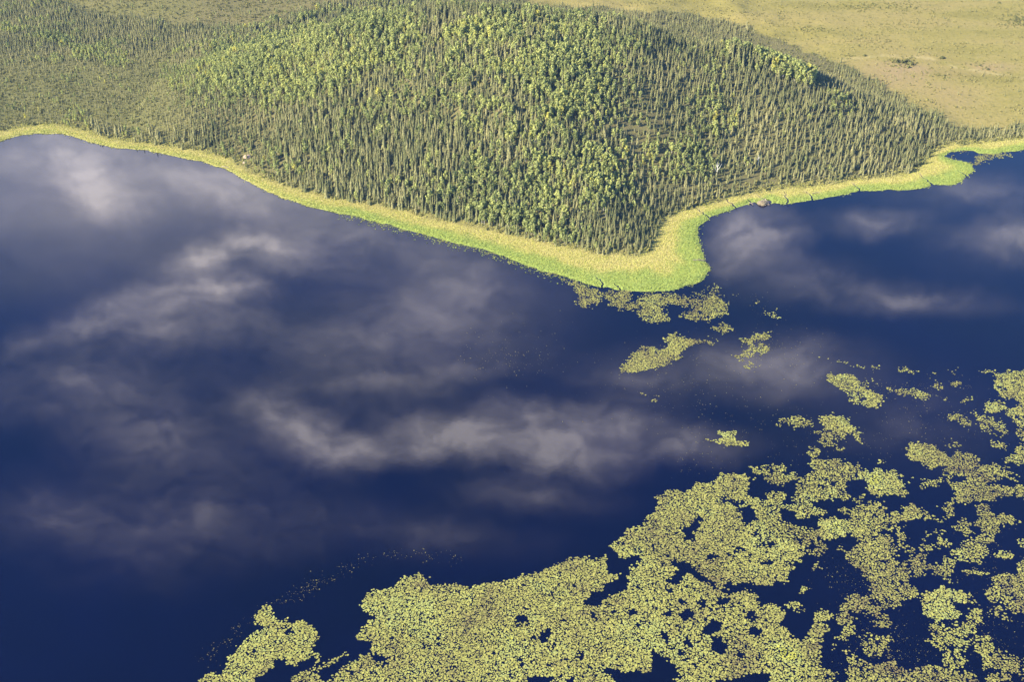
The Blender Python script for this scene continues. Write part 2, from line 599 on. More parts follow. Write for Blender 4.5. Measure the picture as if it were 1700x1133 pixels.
def build_channels():
    for ch in CHANNELS:
        x, y = ground([p[0] for p in ch], [p[1] for p in ch], .3)
        n = 14
        t = np.linspace(0, len(x) - 1, n)
        cx = np.interp(t, np.arange(len(x)), x) + (rng.random(n) - .5) * .9
        cy = np.interp(t, np.arange(len(x)), y) + (rng.random(n) - .5) * .9
        CHAN_W.append(list(zip(cx, cy)))
        tx, ty = np.gradient(cx), np.gradient(cy)
        ln = np.hypot(tx, ty)
        nxn, nyn = -ty / ln, tx / ln
        w = np.linspace(.05, .34, n) * (.5 + .9 * rng.random(n))
        ax, ay, bx, by = cx + nxn * w, cy + nyn * w, cx - nxn * w, cy - nyn * w
        z = np.maximum(land_height(cx, cy), .02) + .05
        V = np.concatenate([np.stack([ax, ay, z], 1), np.stack([bx, by, z], 1)])
        k = np.arange(n - 1)
        o = obj('water_channel', mesh_np('water_channel', V, [np.stack([k, k + 1, k + 1 + n, k + n], 1)]), M_LAKE)
        tag(o, kind='structure')


build_channels()


# ------------------------------------------------------------------ tree shapes (unit height)
def spruce_crown(seed, tiers=10, boughs=6, wide=0.085, base=0.05):
    q = np.random.default_rng(seed)
    V, F = [], []
    for k in range(tiers):
        z = base + (0.97 - base) * (k / (tiers - 1)) ** 0.93
        rad = wide * ((1 - z) ** 0.78 + 0.08) * (0.8 + 0.4 * q.random())
        a0 = q.random() * 6.28
        for j in range(boughs):
            a = a0 + 6.283 * j / boughs + (q.random() - .5) * .6
            rr = rad * (0.65 + 0.65 * q.random())
            zz = z + (q.random() - .5) * .05
            drop = rr * (0.9 + 1.2 * q.random())
            n = len(V)
            V.append((0, 0, min(zz + .045, 1)))
            for da, f, dz in ((-.55, .72, .75), (0, 1.0, 1.0), (.55, .72, .75)):
                V.append((math.cos(a + da) * rr * f, math.sin(a + da) * rr * f, zz - drop * dz))
            F += [(n, n + 1, n + 2), (n, n + 2, n + 3)]
    n = len(V)
    for j in range(4):
        V.append((math.cos(j * 1.571) * .012, math.sin(j * 1.571) * .012, .9))
    V.append((0, 0, 1.0))
    F += [(n + j, n + (j + 1) % 4, n + 4) for j in range(4)]
    return np.array(V), np.array(F)


def spruce_trunk(seed):
    v, f = tube([(0, 0, -.04), (0, 0, .45), (0, 0, .93)], [.014, .009, .003], 5)
    return v, f


def birch_crown(seed, leaves=80, wide=0.15, zlo=0.30):
    q = np.random.default_rng(seed)
    V, F = [], []
    lobes = []
    for k in range(7):
        z = zlo + .08 + (0.90 - zlo - .08) * (k + .3) / 7
        env = wide * math.sin(math.pi * min(1, max(.12, (1.05 - z) / (1.05 - zlo)))) ** .7
        a = q.random() * 6.28
        lobes.append((math.cos(a) * env * .55, math.sin(a) * env * .55, z, env * (.62 + .25 * q.random())))
    lobes.append((0, 0, .9, wide * .42))
    for k in range(leaves):
        lx, ly, lz, lr = lobes[k % len(lobes)]
        d = q.normal(size=3)
        d /= np.linalg.norm(d)
        p = np.array([lx, ly, lz]) + d * lr * (.72 + .4 * q.random()) * np.array([1, 1, 1.05])
        nrm = d + q.normal(size=3) * .45 + np.array([0, 0, .25])
        nrm /= np.linalg.norm(nrm)
        t = np.cross(nrm, q.normal(size=3))
        t /= np.linalg.norm(t)
        b = np.cross(nrm, t)
        s = wide * (.25 + .16 * q.random())
        n = len(V)
        for (i, j) in ((-1, -.6), (.2, -1), (1, .3), (-.3, 1)):
            V.append(p + t * s * i * (.8 + .4 * q.random()) + b * s * j * (.8 + .4 * q.random()))
        F += [(n, n + 1, n + 2), (n, n + 2, n + 3)]
    return np.array(V), np.array(F)


def birch_trunk(seed):
    q = np.random.default_rng(seed)
    parts = [tube([(0, 0, -.03), (.006, 0, .35), (0, .006, .65), (0, 0, .9)], [.017, .013, .008, .003], 5)]
    for k in range(4):
        a, z = q.random() * 6.28, .35 + .12 * k
        parts.append(tube([(0, 0, z), (math.cos(a) * .05, math.sin(a) * .05, z + .07), (math.cos(a) * .09, math.sin(a) * .09, z + .16)], [.006, .004, .0015], 4))
    return join(parts)


SPRUCES = [(spruce_crown(100 + k, 10, 6, .148 + .016 * (k % 4)), spruce_trunk(k)) for k in range(8)]
STUNTED = [(spruce_crown(200 + k, 7, 5, .16 + .025 * (k % 3)), spruce_trunk(k)) for k in range(6)]
BIRCHES = [(birch_crown(300 + k, 124, .128 + .020 * (k % 4), .10 + .05 * (k % 3)), birch_trunk(k)) for k in range(8)]

# ------------------------------------------------------------------ where the trees stand
# birch clumps seen on the photo: centre, half width, half height (photo pixels of the trees' feet), share of birch
BIRCH_SPOTS = [(420, 125, 110, 45, .95), (520, 100, 110, 55, .9), (620, 75, 90, 45, .75), (560, 165, 80, 45, .7), (470, 175, 60, 30, .55), (780, 90, 90, 60, .7), (700, 150, 80, 50, .45), (880, 75, 80, 45, .6), (950, 90, 90, 50, .85), (1000, 120, 50, 50, .7),
               (860, 160, 90, 60, .65), (960, 190, 70, 50, .75), (850, 270, 110, 60, .6), (940, 310, 110, 60, .75), (980, 270, 60, 60, .7), (880, 350, 90, 40, .65), (940, 385, 80, 30, .6), (1000, 340, 50, 40, .55), (760, 320, 80, 50, .4), (600, 260, 60, 60, .3),
               (1130, 275, 62, 34, 1.0), (1100, 262, 40, 28, .9), (1165, 180, 36, 30, .8), (1190, 205, 40, 26, .75), (1250, 260, 22, 30, .7), (1400, 180, 26, 22, .75), (1225, 100, 70, 28, .6), (1290, 105, 40, 18, .8), (1300, 200, 40, 20, .3), (1180, 100, 70, 30, .5),
               (60, 65, 90, 26, .55), (140, 85, 60, 22, .6), (190, 100, 30, 16, .5), (130, 130, 30, 14, .4), (190, 115, 16, 14, .5), (440, 262, 55, 26, .5), (420, 292, 28, 12, .75), (372, 262, 14, 12, .8), (470, 240, 60, 30, .35), (480, 325, 40, 12, .4), (540, 335, 60, 10, .3), (800, 380, 60, 12, .5), (30, 180, 22, 10, .3)]
DARK_SPOTS = [(400, 210, 90, 40), (340, 230, 60, 30), (520, 225, 60, 40), (620, 230, 60, 40), (1350, 220, 200, 80), (1060, 380, 90, 50), (1000, 400, 60, 40), (700, 260, 60, 60), (640, 320, 90, 30)]
SPARSE_SPOTS = [(1085, 200, 50, 42, .5), (1045, 220, 34, 26, .4), (1060, 240, 30, 18, .5), (1210, 300, 45, 14, .55), (1240, 300, 60, 14, .5), (1230, 245, 26, 14, .4), (440, 284, 40, 12, .35), (405, 262, 16, 10, .9), (470, 225, 60, 16, .2), (1270, 312, 50, 9, .55)]


def place_trees():
    st = 1.42
    x, y = np.meshgrid(np.arange(-330, 330, st), np.arange(318, 690, st))
    x = (x + (rng.random(x.shape) - .5) * st * 1.1).ravel()
    y = (y + (rng.random(y.shape) - .5) * st * 1.1).ravel()
    de = sdf_edge(x, y)
    k = de + (fbm(x / 5, y / 5, 83) - .5) * 7 > 0.8
    x, y, de = x[k], y[k], de[k]
    z = land_height(x, y, None, de)
    px, py = pixel(x, y, z)
    k = (px > -70) & (px < 1770) & (py > -75)
    x, y, z, de, px, py = (a[k] for a in (x, y, z, de, px, py))
    n = len(x)
    zr, zl = zones(px, py)
    behind = y > np.interp(x, CX, CY) + 14
    leftflat = smooth(400, 250, px + .35 * (py - 130) + (fbm(x / 25, y / 25, 28) - .5) * 90)
    hill_h = np.interp(x, CX, CH, left=0, right=0)
    rim = smooth(10, 40, y - np.interp(x, CX, CY)) * (px > 700)           # low trees on the flat behind the hill
    rightflat = np.maximum(smooth(1540, 1590, px), rim)
    tip = np.exp(-((px - 1055) / 70) ** 2 - ((py - 395) / 42) ** 2)
    # density
    dens = 0.86 + .14 * (fbm(x / 12, y / 12, 21) - .5)
    dens = np.where(leftflat > .5, 1.0, dens)
    dens = np.where(rightflat > .5, 0.9, dens)
    dens += .25 * tip
    for (a, b, c, d_, w) in SPARSE_SPOTS:
        dens *= 1 - w * soft(px, py, a, b, c, d_)
    dens *= np.where(zr, .012, 1) * np.where(zl, .16, 1)
    back_strip = smooth(17, 9, dist_line([(1255, 66), (1318, 88), (1372, 114)], px, py))
    front_row = smooth(12, 6, dist_line([(1215, 95), (1290, 118), (1345, 140)], px, py))
    dens = np.maximum(dens, 1.1 * front_row)
    dens = dens * smooth(-.1, .35, fbm(x / 7, y / 7, 23) - .05 * leftflat + .12)
    keep = rng.random(n) < dens
    x, y, z, de, px, py, leftflat, rightflat, tip, zr, zl, back_strip, front_row = (a[keep] for a in (x, y, z, de, px, py, leftflat, rightflat, tip, zr, zl, back_strip, front_row))
    n = len(x)
    # kind
    bf = np.full(n, .035) + .22 * smooth(.52, .66, fbm(x / 16, y / 16, 25)) * (px < 1080)
    strong = np.zeros(n)
    for (a, b, c, d_, w) in BIRCH_SPOTS:
        if w >= .75:
            strong = np.maximum(strong, .92 * w * smooth(.30, .55, soft(px, py, a, b, c, d_)))
        bf = np.maximum(bf, w * np.minimum(1, 1.6 * soft(px, py, a, b, c, d_)))
    for (a, b, c, d_) in DARK_SPOTS:
        bf *= 1 - .6 * soft(px, py, a, b, c, d_)
    bf *= np.where(px > 1080, np.where(bf > .4, 1, .35), 1) * (1 - .93 * tip) * np.where(rightflat > .5, .02, 1)
    bf = np.where(front_row > .5, .55, bf)
    bf = np.clip(bf * (.22 + 1.35 * smooth(.42, .56, fbm(x / 10, y / 10, 26))), 0, .97)
    bf = np.maximum(bf, strong * (.55 + .45 * smooth(.36, .52, fbm(x / 8, y / 8, 27))))
    bf = np.where((leftflat > .6) & (bf < .3), .015, bf)
    birch = rng.random(n) < bf
    # height
    h = 6.2 + 4.6 * rng.random(n) ** 1.3
    h *= .54
    h += 1.1 * smooth(480, 620, px) * smooth(920, 780, px) * smooth(150, 260, py)
    h *= 1 - .22 * smooth(980, 1060, px)
    h *= 1 - .30 * smooth(250, 420, px) * smooth(520, 400, px) * smooth(130, 190, py)
    h = h * (1 - leftflat) + leftflat * (1.1 + 1.4 * rng.random(n) ** 1.8 + 1.5 * smooth(130, 70, py))
    h = h * (1 - rightflat) + rightflat * (1.8 + 1.6 * rng.random(n))
    h = h * (1 - tip) + tip * (2.8 + 1.4 * rng.random(n))
    h = np.where(zr | zl, 1.0 + 1.5 * rng.random(n), h)
    h = np.where(birch, np.clip(h, 2.6, None) * (.82 + .28 * rng.random(n)), h)
    h = np.where((leftflat > .4) & (de < 7) & (px > 150) & (rng.random(n) < .22), 4.2 + 1.6 * rng.random(n), h)
    h = np.where((de < 3) & (leftflat < .4), h * (.55 + .45 * rng.random(n)), h)
    h = h * (1 - front_row) + front_row * (6.4 + 2 * rng.random(n))
    h = h * (1 - back_strip * (front_row < .1)) + back_strip * (front_row < .1) * 1.1
    h = h * .90
    small = (h < 2.8) & ~birch
    return x, y, z, px, py, h, birch, small, leftflat, tip, rightflat


TX, TY, TZ, TPX, TPY, TH, TBIRCH, TSMALL, TLEFT, TTIP, TRIGHT = place_trees()
NT = len(TX)
TW = np.where(TBIRCH, (.85 + .4 * rng.random(NT)), (.8 + .6 * rng.random(NT))) * TH
TW = np.where(TBIRCH, np.minimum(TW, 7.2), np.where(TSMALL, TW * .95, np.minimum(TW, 9.5)))
TROT = rng.random(NT) * 6.283
TPROTO = rng.integers(0, 8, NT)
shade_noise = fbm(TX / 22, TY / 22, 41)
TTINT = np.clip(.5 + (rng.random(NT) - .5) * .62 + (shade_noise - .5) * .9, 0, .93)
TTINT = np.where(TBIRCH & (rng.random(NT) < .012), 1.0, TTINT)
TTINT = np.where(~TBIRCH & (TLEFT > .5), np.clip(TTINT + .16, 0, .97), TTINT)


def visible_area():
    """Rough painter's pass at the render's size: how many pixels each tree shows."""
    s = 1024 / 1700
    buf = np.full((700, 1040), -1, np.int32)
    tx, ty = pixel(TX, TY, TZ + TH)
    dist = np.hypot(TY, CAM_H)
    wpx = np.where(TBIRCH, .30, .16) * TW * FPX / np.hypot(np.hypot(TX, TY), CAM_H)
    for k in np.argsort(-TY):
        x0, x1 = (TPX[k] - wpx[k] / 2) * s, (TPX[k] + wpx[k] / 2) * s
        y0, y1 = ty[k] * s, TPY[k] * s
        a, b, c, d = max(0, int(round(x0))), max(0, int(round(x1))), max(0, int(y0)), max(0, int(y1))
        if b > a and d > c and a < 1024 and c < 683:
            buf[c:d, a:min(b, 1024)] = k
    cnt = np.bincount(buf[buf >= 0].ravel(), minlength=NT)
    return cnt


AREA = visible_area() + rng.random(NT) * .5
SINGLE = np.zeros(NT, bool)
for kind in (TBIRCH, ~TBIRCH):
    ids = np.where(kind)[0]
    SINGLE[ids[np.argsort(-AREA[ids])[:298]]] = True


def tree_mass(name, ids, protos, part, mat, label=None):
    """The rest of the wood as one mesh (crowns or trunks)."""
    VV, FF, TT = [], {3: [], 4: []}, []
    n0 = 0
    for p, proto in enumerate(protos):
        k = ids[TPROTO[ids] % len(protos) == p]
        if not len(k):
            continue
        v, f = proto[part]
        c, s = np.cos(TROT[k])[:, None], np.sin(TROT[k])[:, None]
        wx, wh = TW[k][:, None], TH[k][:, None]
        lean = (rng.random((len(k), 2)) - .5) * .07
        X = (v[:, 0] * c - v[:, 1] * s) * wx + lean[:, :1] * v[:, 2] * wh + TX[k][:, None]
        Y = (v[:, 0] * s + v[:, 1] * c) * wx + lean[:, 1:] * v[:, 2] * wh + TY[k][:, None]
        Z = v[:, 2] * wh + TZ[k][:, None]
        VV.append(np.stack([X, Y, Z], -1).reshape(-1, 3))
        off = n0 + np.arange(len(k)) * len(v)
        FF[f.shape[1]].append((f[None] + off[:, None, None]).reshape(-1, f.shape[1]))
        jit = np.random.default_rng(p).random(len(v) // 4 + 1).repeat(4)[:len(v)]
        TT.append((np.clip(TTINT[k][:, None] * np.where(TTINT[k][:, None] >= 1, 1, .999) + (jit[None] - .5) * .22 * (TTINT[k][:, None] < 1), 0, 1)).ravel())
        n0 += len(k) * len(v)
    faces = [np.concatenate(v) for v in FF.values() if v]
    return obj(name, mesh_np(name, np.concatenate(VV), faces, dict(tint=np.concatenate(TT))), mat)


rest = np.where(~SINGLE)[0]
rs, rm, rb = rest[~TBIRCH[rest] & ~TSMALL[rest]], rest[TSMALL[rest]], rest[TBIRCH[rest]]


def forest(name, label, cat, groups, mat_c, mat_t):
    root = bpy.data.objects.new(name, None)
    C.objects.link(root)
    tag(root, label, cat, kind='stuff')
    for crown, (ids, protos) in enumerate(groups):
        tree_mass('crowns', ids, protos, 0, mat_c).parent = root
        tree_mass('trunks', ids, protos, 1, mat_t).parent = root
    for c in root.children:
        c['kind'] = 'stuff'
    return root


forest('spruce_forest', 'grey green spire shaped spruces covering the hill behind the nearest ones', 'spruce forest', [(rs, SPRUCES)], M_SPRUCE, M_BARK_DARK)
forest('stunted_spruce_forest', 'low olive stunted spruces over the flat bog beside and behind the hill', 'stunted spruces', [(rm, STUNTED)], M_SPRUCE, M_BARK_DARK)
forest('birch_forest', 'bright green birches in clumps among the spruces of the hillside', 'birch forest', [(rb, BIRCHES)], M_BIRCH, M_BARK_PALE)


def tree_zone(k):
    """Label words for where a tree stands, by what lies next to it on the photo."""
    x, y = TPX[k], TPY[k]
    if x > 1520:
        return 'beside the round green sedge lobe of the right shore'
    if x > 1200 and y > 255:
        return 'behind the sedge bank with dark channels and beaver lodge'
    if 1060 < x <= 1200 and 230 < y < 300:
        return 'beside the white dead tree of the point'
    if x > 980 and y > 330:
        return 'on the low wooded tip of the point'
    if x > 1060 and y < 230:
        return 'up on the right shoulder of the hill'
    if x > 980:
        return 'on the slope between hilltop clearing and point'
    if x < 330:
        return 'on the flat bog behind the far sedge bank'
    if x < 520 and y > 225:
        return 'around the pale boulders near the left shore'
    if x < 640 and y < 200:
        return 'on the bright leafy left shoulder of the hill'
    if y > 300 and x < 760:
        return 'in the front row along the straight sedge bank'
    if y > 300:
        return 'in the front row above the widening sedge bank'
    if y > 170:
        return 'half way up the middle of the hill'
    return 'near the crest of the hill'


def single_trees():
    s_mesh = [[mesh_np('spruce_crown', p[0][0], [p[0][1]], dict(tint=np.clip(np.full(len(p[0][0]), t) + (np.random.default_rng(i).random(len(p[0][0]) // 4 + 1).repeat(4)[:len(p[0][0])] - .5) * .22, 0, 1))) for t in (.25, .45, .62, .8)] for i, p in enumerate(SPRUCES)]
    b_mesh = [[mesh_np('birch_crown', p[0][0], [p[0][1]], dict(tint=np.clip(np.full(len(p[0][0]), t) + (np.random.default_rng(i).random(len(p[0][0]) // 4 + 1).repeat(4)[:len(p[0][0])] - .5) * .22, 0, 1))) for t in (.25, .45, .62, .8)] for i, p in enumerate(BIRCHES)]
    s_trunk = [mesh_np('spruce_trunk', p[1][0], [p[1][1]]) for p in SPRUCES]
    b_trunk = [mesh_np('birch_trunk', p[1][0], [p[1][1]]) for p in BIRCHES]
    for k in np.where(SINGLE)[0]:
        birch, p = bool(TBIRCH[k]), int(TPROTO[k])
        t = int(np.argmin(np.abs(np.array([.25, .45, .62, .8]) - TTINT[k])))
        where = tree_zone(k)
        if birch:
            look = 'yellowish green birch' if t == 3 else 'deep green birch' if t == 0 else 'bright green birch'
        else:
            tall = TH[k] > 6.0
            look = ('tall ' if tall else 'short ') + ('dark green' if t < 2 else 'grey green') + ' spruce'
        o = thing('birch_tree' if birch else 'spruce_tree', look + ' ' + where, 'birch tree' if birch else 'spruce tree', (TX[k], TY[k], TZ[k]), look + 's ' + where, TROT[k])
        o.scale = (TW[k], TW[k], TH[k])
        obj('trunk', (b_trunk if birch else s_trunk)[p], M_BARK_PALE if birch else M_BARK_DARK, o)
        obj('crown', (b_mesh if birch else s_mesh)[p][t], M_BIRCH if birch else M_SPRUCE, o)


single_trees()


# ------------------------------------------------------------------ sedge bank
def sedge_bank():
    st = .52
    parts = []
    xs, ys = np.meshgrid(np.arange(-300, 270, st), np.arange(300, 470, st))
    x = (xs + (rng.random(xs.shape) - .5) * st).ravel()
    y = (ys + (rng.random(ys.shape) - .5) * st).ravel()
    px, py = pixel(x, y, 0.3)
    k = (px > -20) & (px < 1720)
    lo = np.interp(px, [p[0] for p in EDGE_PX], [p[1] for p in EDGE_PX])
    k &= (py > lo - 75) & (py < lo + 140)
    x, y = x[k], y[k]
    d = sdf_shore(x, y)
    k = d > -5
    x, y, d = x[k], y[k], d[k]
    de = sdf_edge(x, y)
    px, py = pixel(x, y, 0.3)
    out = np.where((px > 560) & (px < 980), 4.5, .8)
    p = np.where(d > 0, 1.0, np.exp(-np.maximum(-d, 0) / out * 2.6) * .75)
    p *= smooth(6, 1, de)
    for c in CHAN_W:
        p = p * (dist_line(c, x, y) > .5)
    k = rng.random(len(x)) < p
    x, y, d, de = x[k], y[k], d[k], de[k]
    n = len(x)
    z = np.maximum(land_height(x, y, d, de), 0)
    rel = d / np.maximum(d - de, 1)
    tint = smooth(.72, .28, rel + (fbm(x / 7, y / 7, 9) - .5) * .55) * (.22 + .44 * smooth(420, 640, pixel(x, y, z)[0])) + (rng.random(n) - .5) * .28 + (fbm(x / 2.5, y / 2.5, 10) - .5) * .75 + (fbm(x / 11, y / 8, 13) - .5) * .5 + .20
    h = (.2 + .2 * rng.random(n)) * np.where(d < 0, .8, 1)
    V, F, T = [], [], []
    for b in range(4):
        a = rng.random(n) * 6.283
        w = .13 + .08 * rng.random(n)
        ox, oy = (rng.random(n) - .5) * .4, (rng.random(n) - .5) * .4
        lx, ly = (rng.random(n) - .5) * .7, (rng.random(n) - .5) * .7
        ca, sa = np.cos(a) * w, np.sin(a) * w
        bz = z - .05
        V.append(np.stack([np.stack([x + ox - ca, y + oy - sa, bz], 1), np.stack([x + ox + ca, y + oy + sa, bz], 1), np.stack([x + ox + lx, y + oy + ly, bz + h * (.7 + .5 * rng.random(n))], 1)], 1).reshape(-1, 3))
        F.append((np.arange(n)[:, None] * 3 + np.arange(3) + b * n * 3))
        T.append(np.repeat(np.clip(tint + (rng.random(n) - .5) * .2, 0, 1), 3))
    o = obj('sedge', mesh_np('sedge', np.concatenate(V), [np.concatenate(F)], dict(tint=np.concatenate(T))), M_SEDGE)
    tag(o, 'yellow green sedge growing in a bank between the lake and the trees', 'sedge', kind='stuff')


sedge_bank()


# ------------------------------------------------------------------ low shrubs and tussocks on the bog and the forest floor
def clump(seed, n=16):
    q = np.random.default_rng(seed)
    V, F = [], []
    for k in range(n):
        d = q.normal(size=3)
        d[2] = abs(d[2])
        d /= np.linalg.norm(d)
        p = d * np.array([.42, .42, .6]) * (.75 + .4 * q.random())
        nrm = d + q.normal(size=3) * .4
        nrm /= np.linalg.norm(nrm)
        t = np.cross(nrm, q.normal(size=3))
        t /= np.linalg.norm(t)
        b = np.cross(nrm, t)
        s = .17 + .1 * q.random()
        m = len(V)
        V += [p - t * s, p - b * s, p + t * s, p + b * s]
        F += [(m, m + 1, m + 2), (m, m + 2, m + 3)]
    return np.array(V), np.array(F)


def undergrowth():
    n = 110000
    x, y = rng.uniform(-300, 320, n), rng.uniform(320, 700, n)
    de = sdf_edge(x, y)
    k = de > .5
    x, y, de = x[k], y[k], de[k]
    z = land_height(x, y, None, de)
    px, py = pixel(x, y, z)
    k = (px > -30) & (px < 1730) & (py > -30)
    x, y, z, px, py, de = (a[k] for a in (x, y, z, px, py, de))
    zr, zl = zones(px, py)
    f = fbm(x / 18, y / 9, 51)
    dark = np.zeros(len(x))
    for (a, b, c, d_, w) in [(1500, 103, 26, 7, 1), (1620, 108, 26, 6, .5), (1690, 32, 30, 12, .8), (1345, 50, 40, 12, .35), (1410, 94, 10, 3, .8), (1420, 10, 60, 10, .3), (1490, 12, 40, 8, .3), (1545, 130, 30, 8, .3)]:
        dark = np.maximum(dark, w * soft(px, py, a, b, c, d_))
    p = np.where(zr, .09 + .45 * smooth(.5, .68, f) + dark, np.where(zl, .35, np.where(de < 7, .55, np.where(px < 330, .55, .35))))
    k = rng.random(len(x)) < p
    x, y, z, px, py, zr, zl, f, dark, de = (a[k] for a in (x, y, z, px, py, zr, zl, f, dark, de))
    n = len(x)
    s = np.where(zr, .5 + .6 * rng.random(n) + .8 * dark, np.where(de < 6, .8 + 1.1 * rng.random(n), .7 + .8 * rng.random(n)))
    tint = np.clip(np.where(zr, .85 - .75 * dark + (rng.random(n) - .6) * .35, np.where(de < 7, .55, .4) + (rng.random(n) - .5) * .6), 0, 1)
    V, F, T, n0 = [], [], [], 0
    pr = rng.integers(0, 5, n)
    for q in range(5):
        v, fc = clump(700 + q, 9)
        k = np.where(pr == q)[0]
        c, sn = np.cos(k * 2.4)[:, None], np.sin(k * 2.4)[:, None]
        S_ = s[k][:, None]
        V.append(np.stack([(v[:, 0] * c - v[:, 1] * sn) * S_ + x[k][:, None], (v[:, 0] * sn + v[:, 1] * c) * S_ + y[k][:, None], v[:, 2] * S_ * .9 + z[k][:, None]], -1).reshape(-1, 3))
        F.append((fc[None] + (n0 + np.arange(len(k)) * len(v))[:, None, None]).reshape(-1, 3))
        T.append(np.repeat(tint[k], len(v)))
        n0 += len(k) * len(v)
    o = obj('undergrowth', mesh_np('undergrowth', np.concatenate(V), [np.concatenate(F)], dict(tint=np.concatenate(T))), M_SHRUB)
    tag(o, 'low tussocks and dwarf shrubs scattered over bog and forest floor', 'undergrowth', kind='stuff')


undergrowth()

SHRUBS = [(1490, 104, 1.9, 'dark shrub at the left end of the clump on the tan bog'), (1501, 103, 2.3, 'dark shrub in the middle of the clump on the tan bog'), (1512, 107, 2.6, 'largest dark shrub at the right end of the clump on the bog'),
          (1564, 97, 2.2, 'lone dark shrub beside the pale trail across the bog'), (1435, 93, 1.7, 'small lone shrub above the left end of the pale trail'), (1508, 112, 1.8, 'dark shrub at the lower edge of the clump on the tan bog'),
          (1640, 116, 1.4, 'low shrub where the trail meets the pinkish bog patch'), (1568, 126, 1.3, 'low dark shrub standing below the bend of the pale trail'), (1658, 5, 1.8, 'dark shrub at the top of the bog near the frame edge')]


def shrubs():
    for i, (px, py, s, lab) in enumerate(SHRUBS):
        x, y = ground(px, py, .8)
        z = float(land_height(np.array([float(x)]), np.array([float(y)]))[0])
        o = thing('shrub', lab, 'shrub', (float(x), float(y), z), 'shrubs on the tan bog')
        v, f = clump(800 + i, 46)
        obj('crown', mesh_np('shrub_crown', v * np.array([s, s, s * .8]), [f], dict(tint=np.full(len(v), .0) + .18 * (i % 3))), M_SHRUB, o)
        parts = [tube([(0, 0, -.1), (math.cos(a) * .12 * s, math.sin(a) * .12 * s, .25 * s), (math.cos(a) * .25 * s, math.sin(a) * .25 * s, .5 * s)], [.05, .03, .015], 4) for a in (.3, 2.4, 4.4)]
        v, f = join(parts)
        obj('trunk', mesh_np('shrub_stems', v, [f]), M_BARK_DARK, o)


shrubs()


# ------------------------------------------------------------------ lily pads
def view(ox, oy, pts, k=570 / 1700):
    return [(ox + a * k, oy + b * k) for a, b in pts]


V4 = lambda *p: view(850, 350, p)
V5 = lambda *p: view(1130, 580, p)
V6 = lambda *p: view(300, 880, p)
V7 = lambda *p: view(860, 753, p)
V8 = lambda *p: view(1130, 753, p)


def ring(v, x, y, r1, r2=None, n=9):
    r2 = r2 or r1
    return v(*[(x + r1 * math.cos(6.283 * k / n), y + r2 * math.sin(6.283 * k / n)) for k in range(n)])


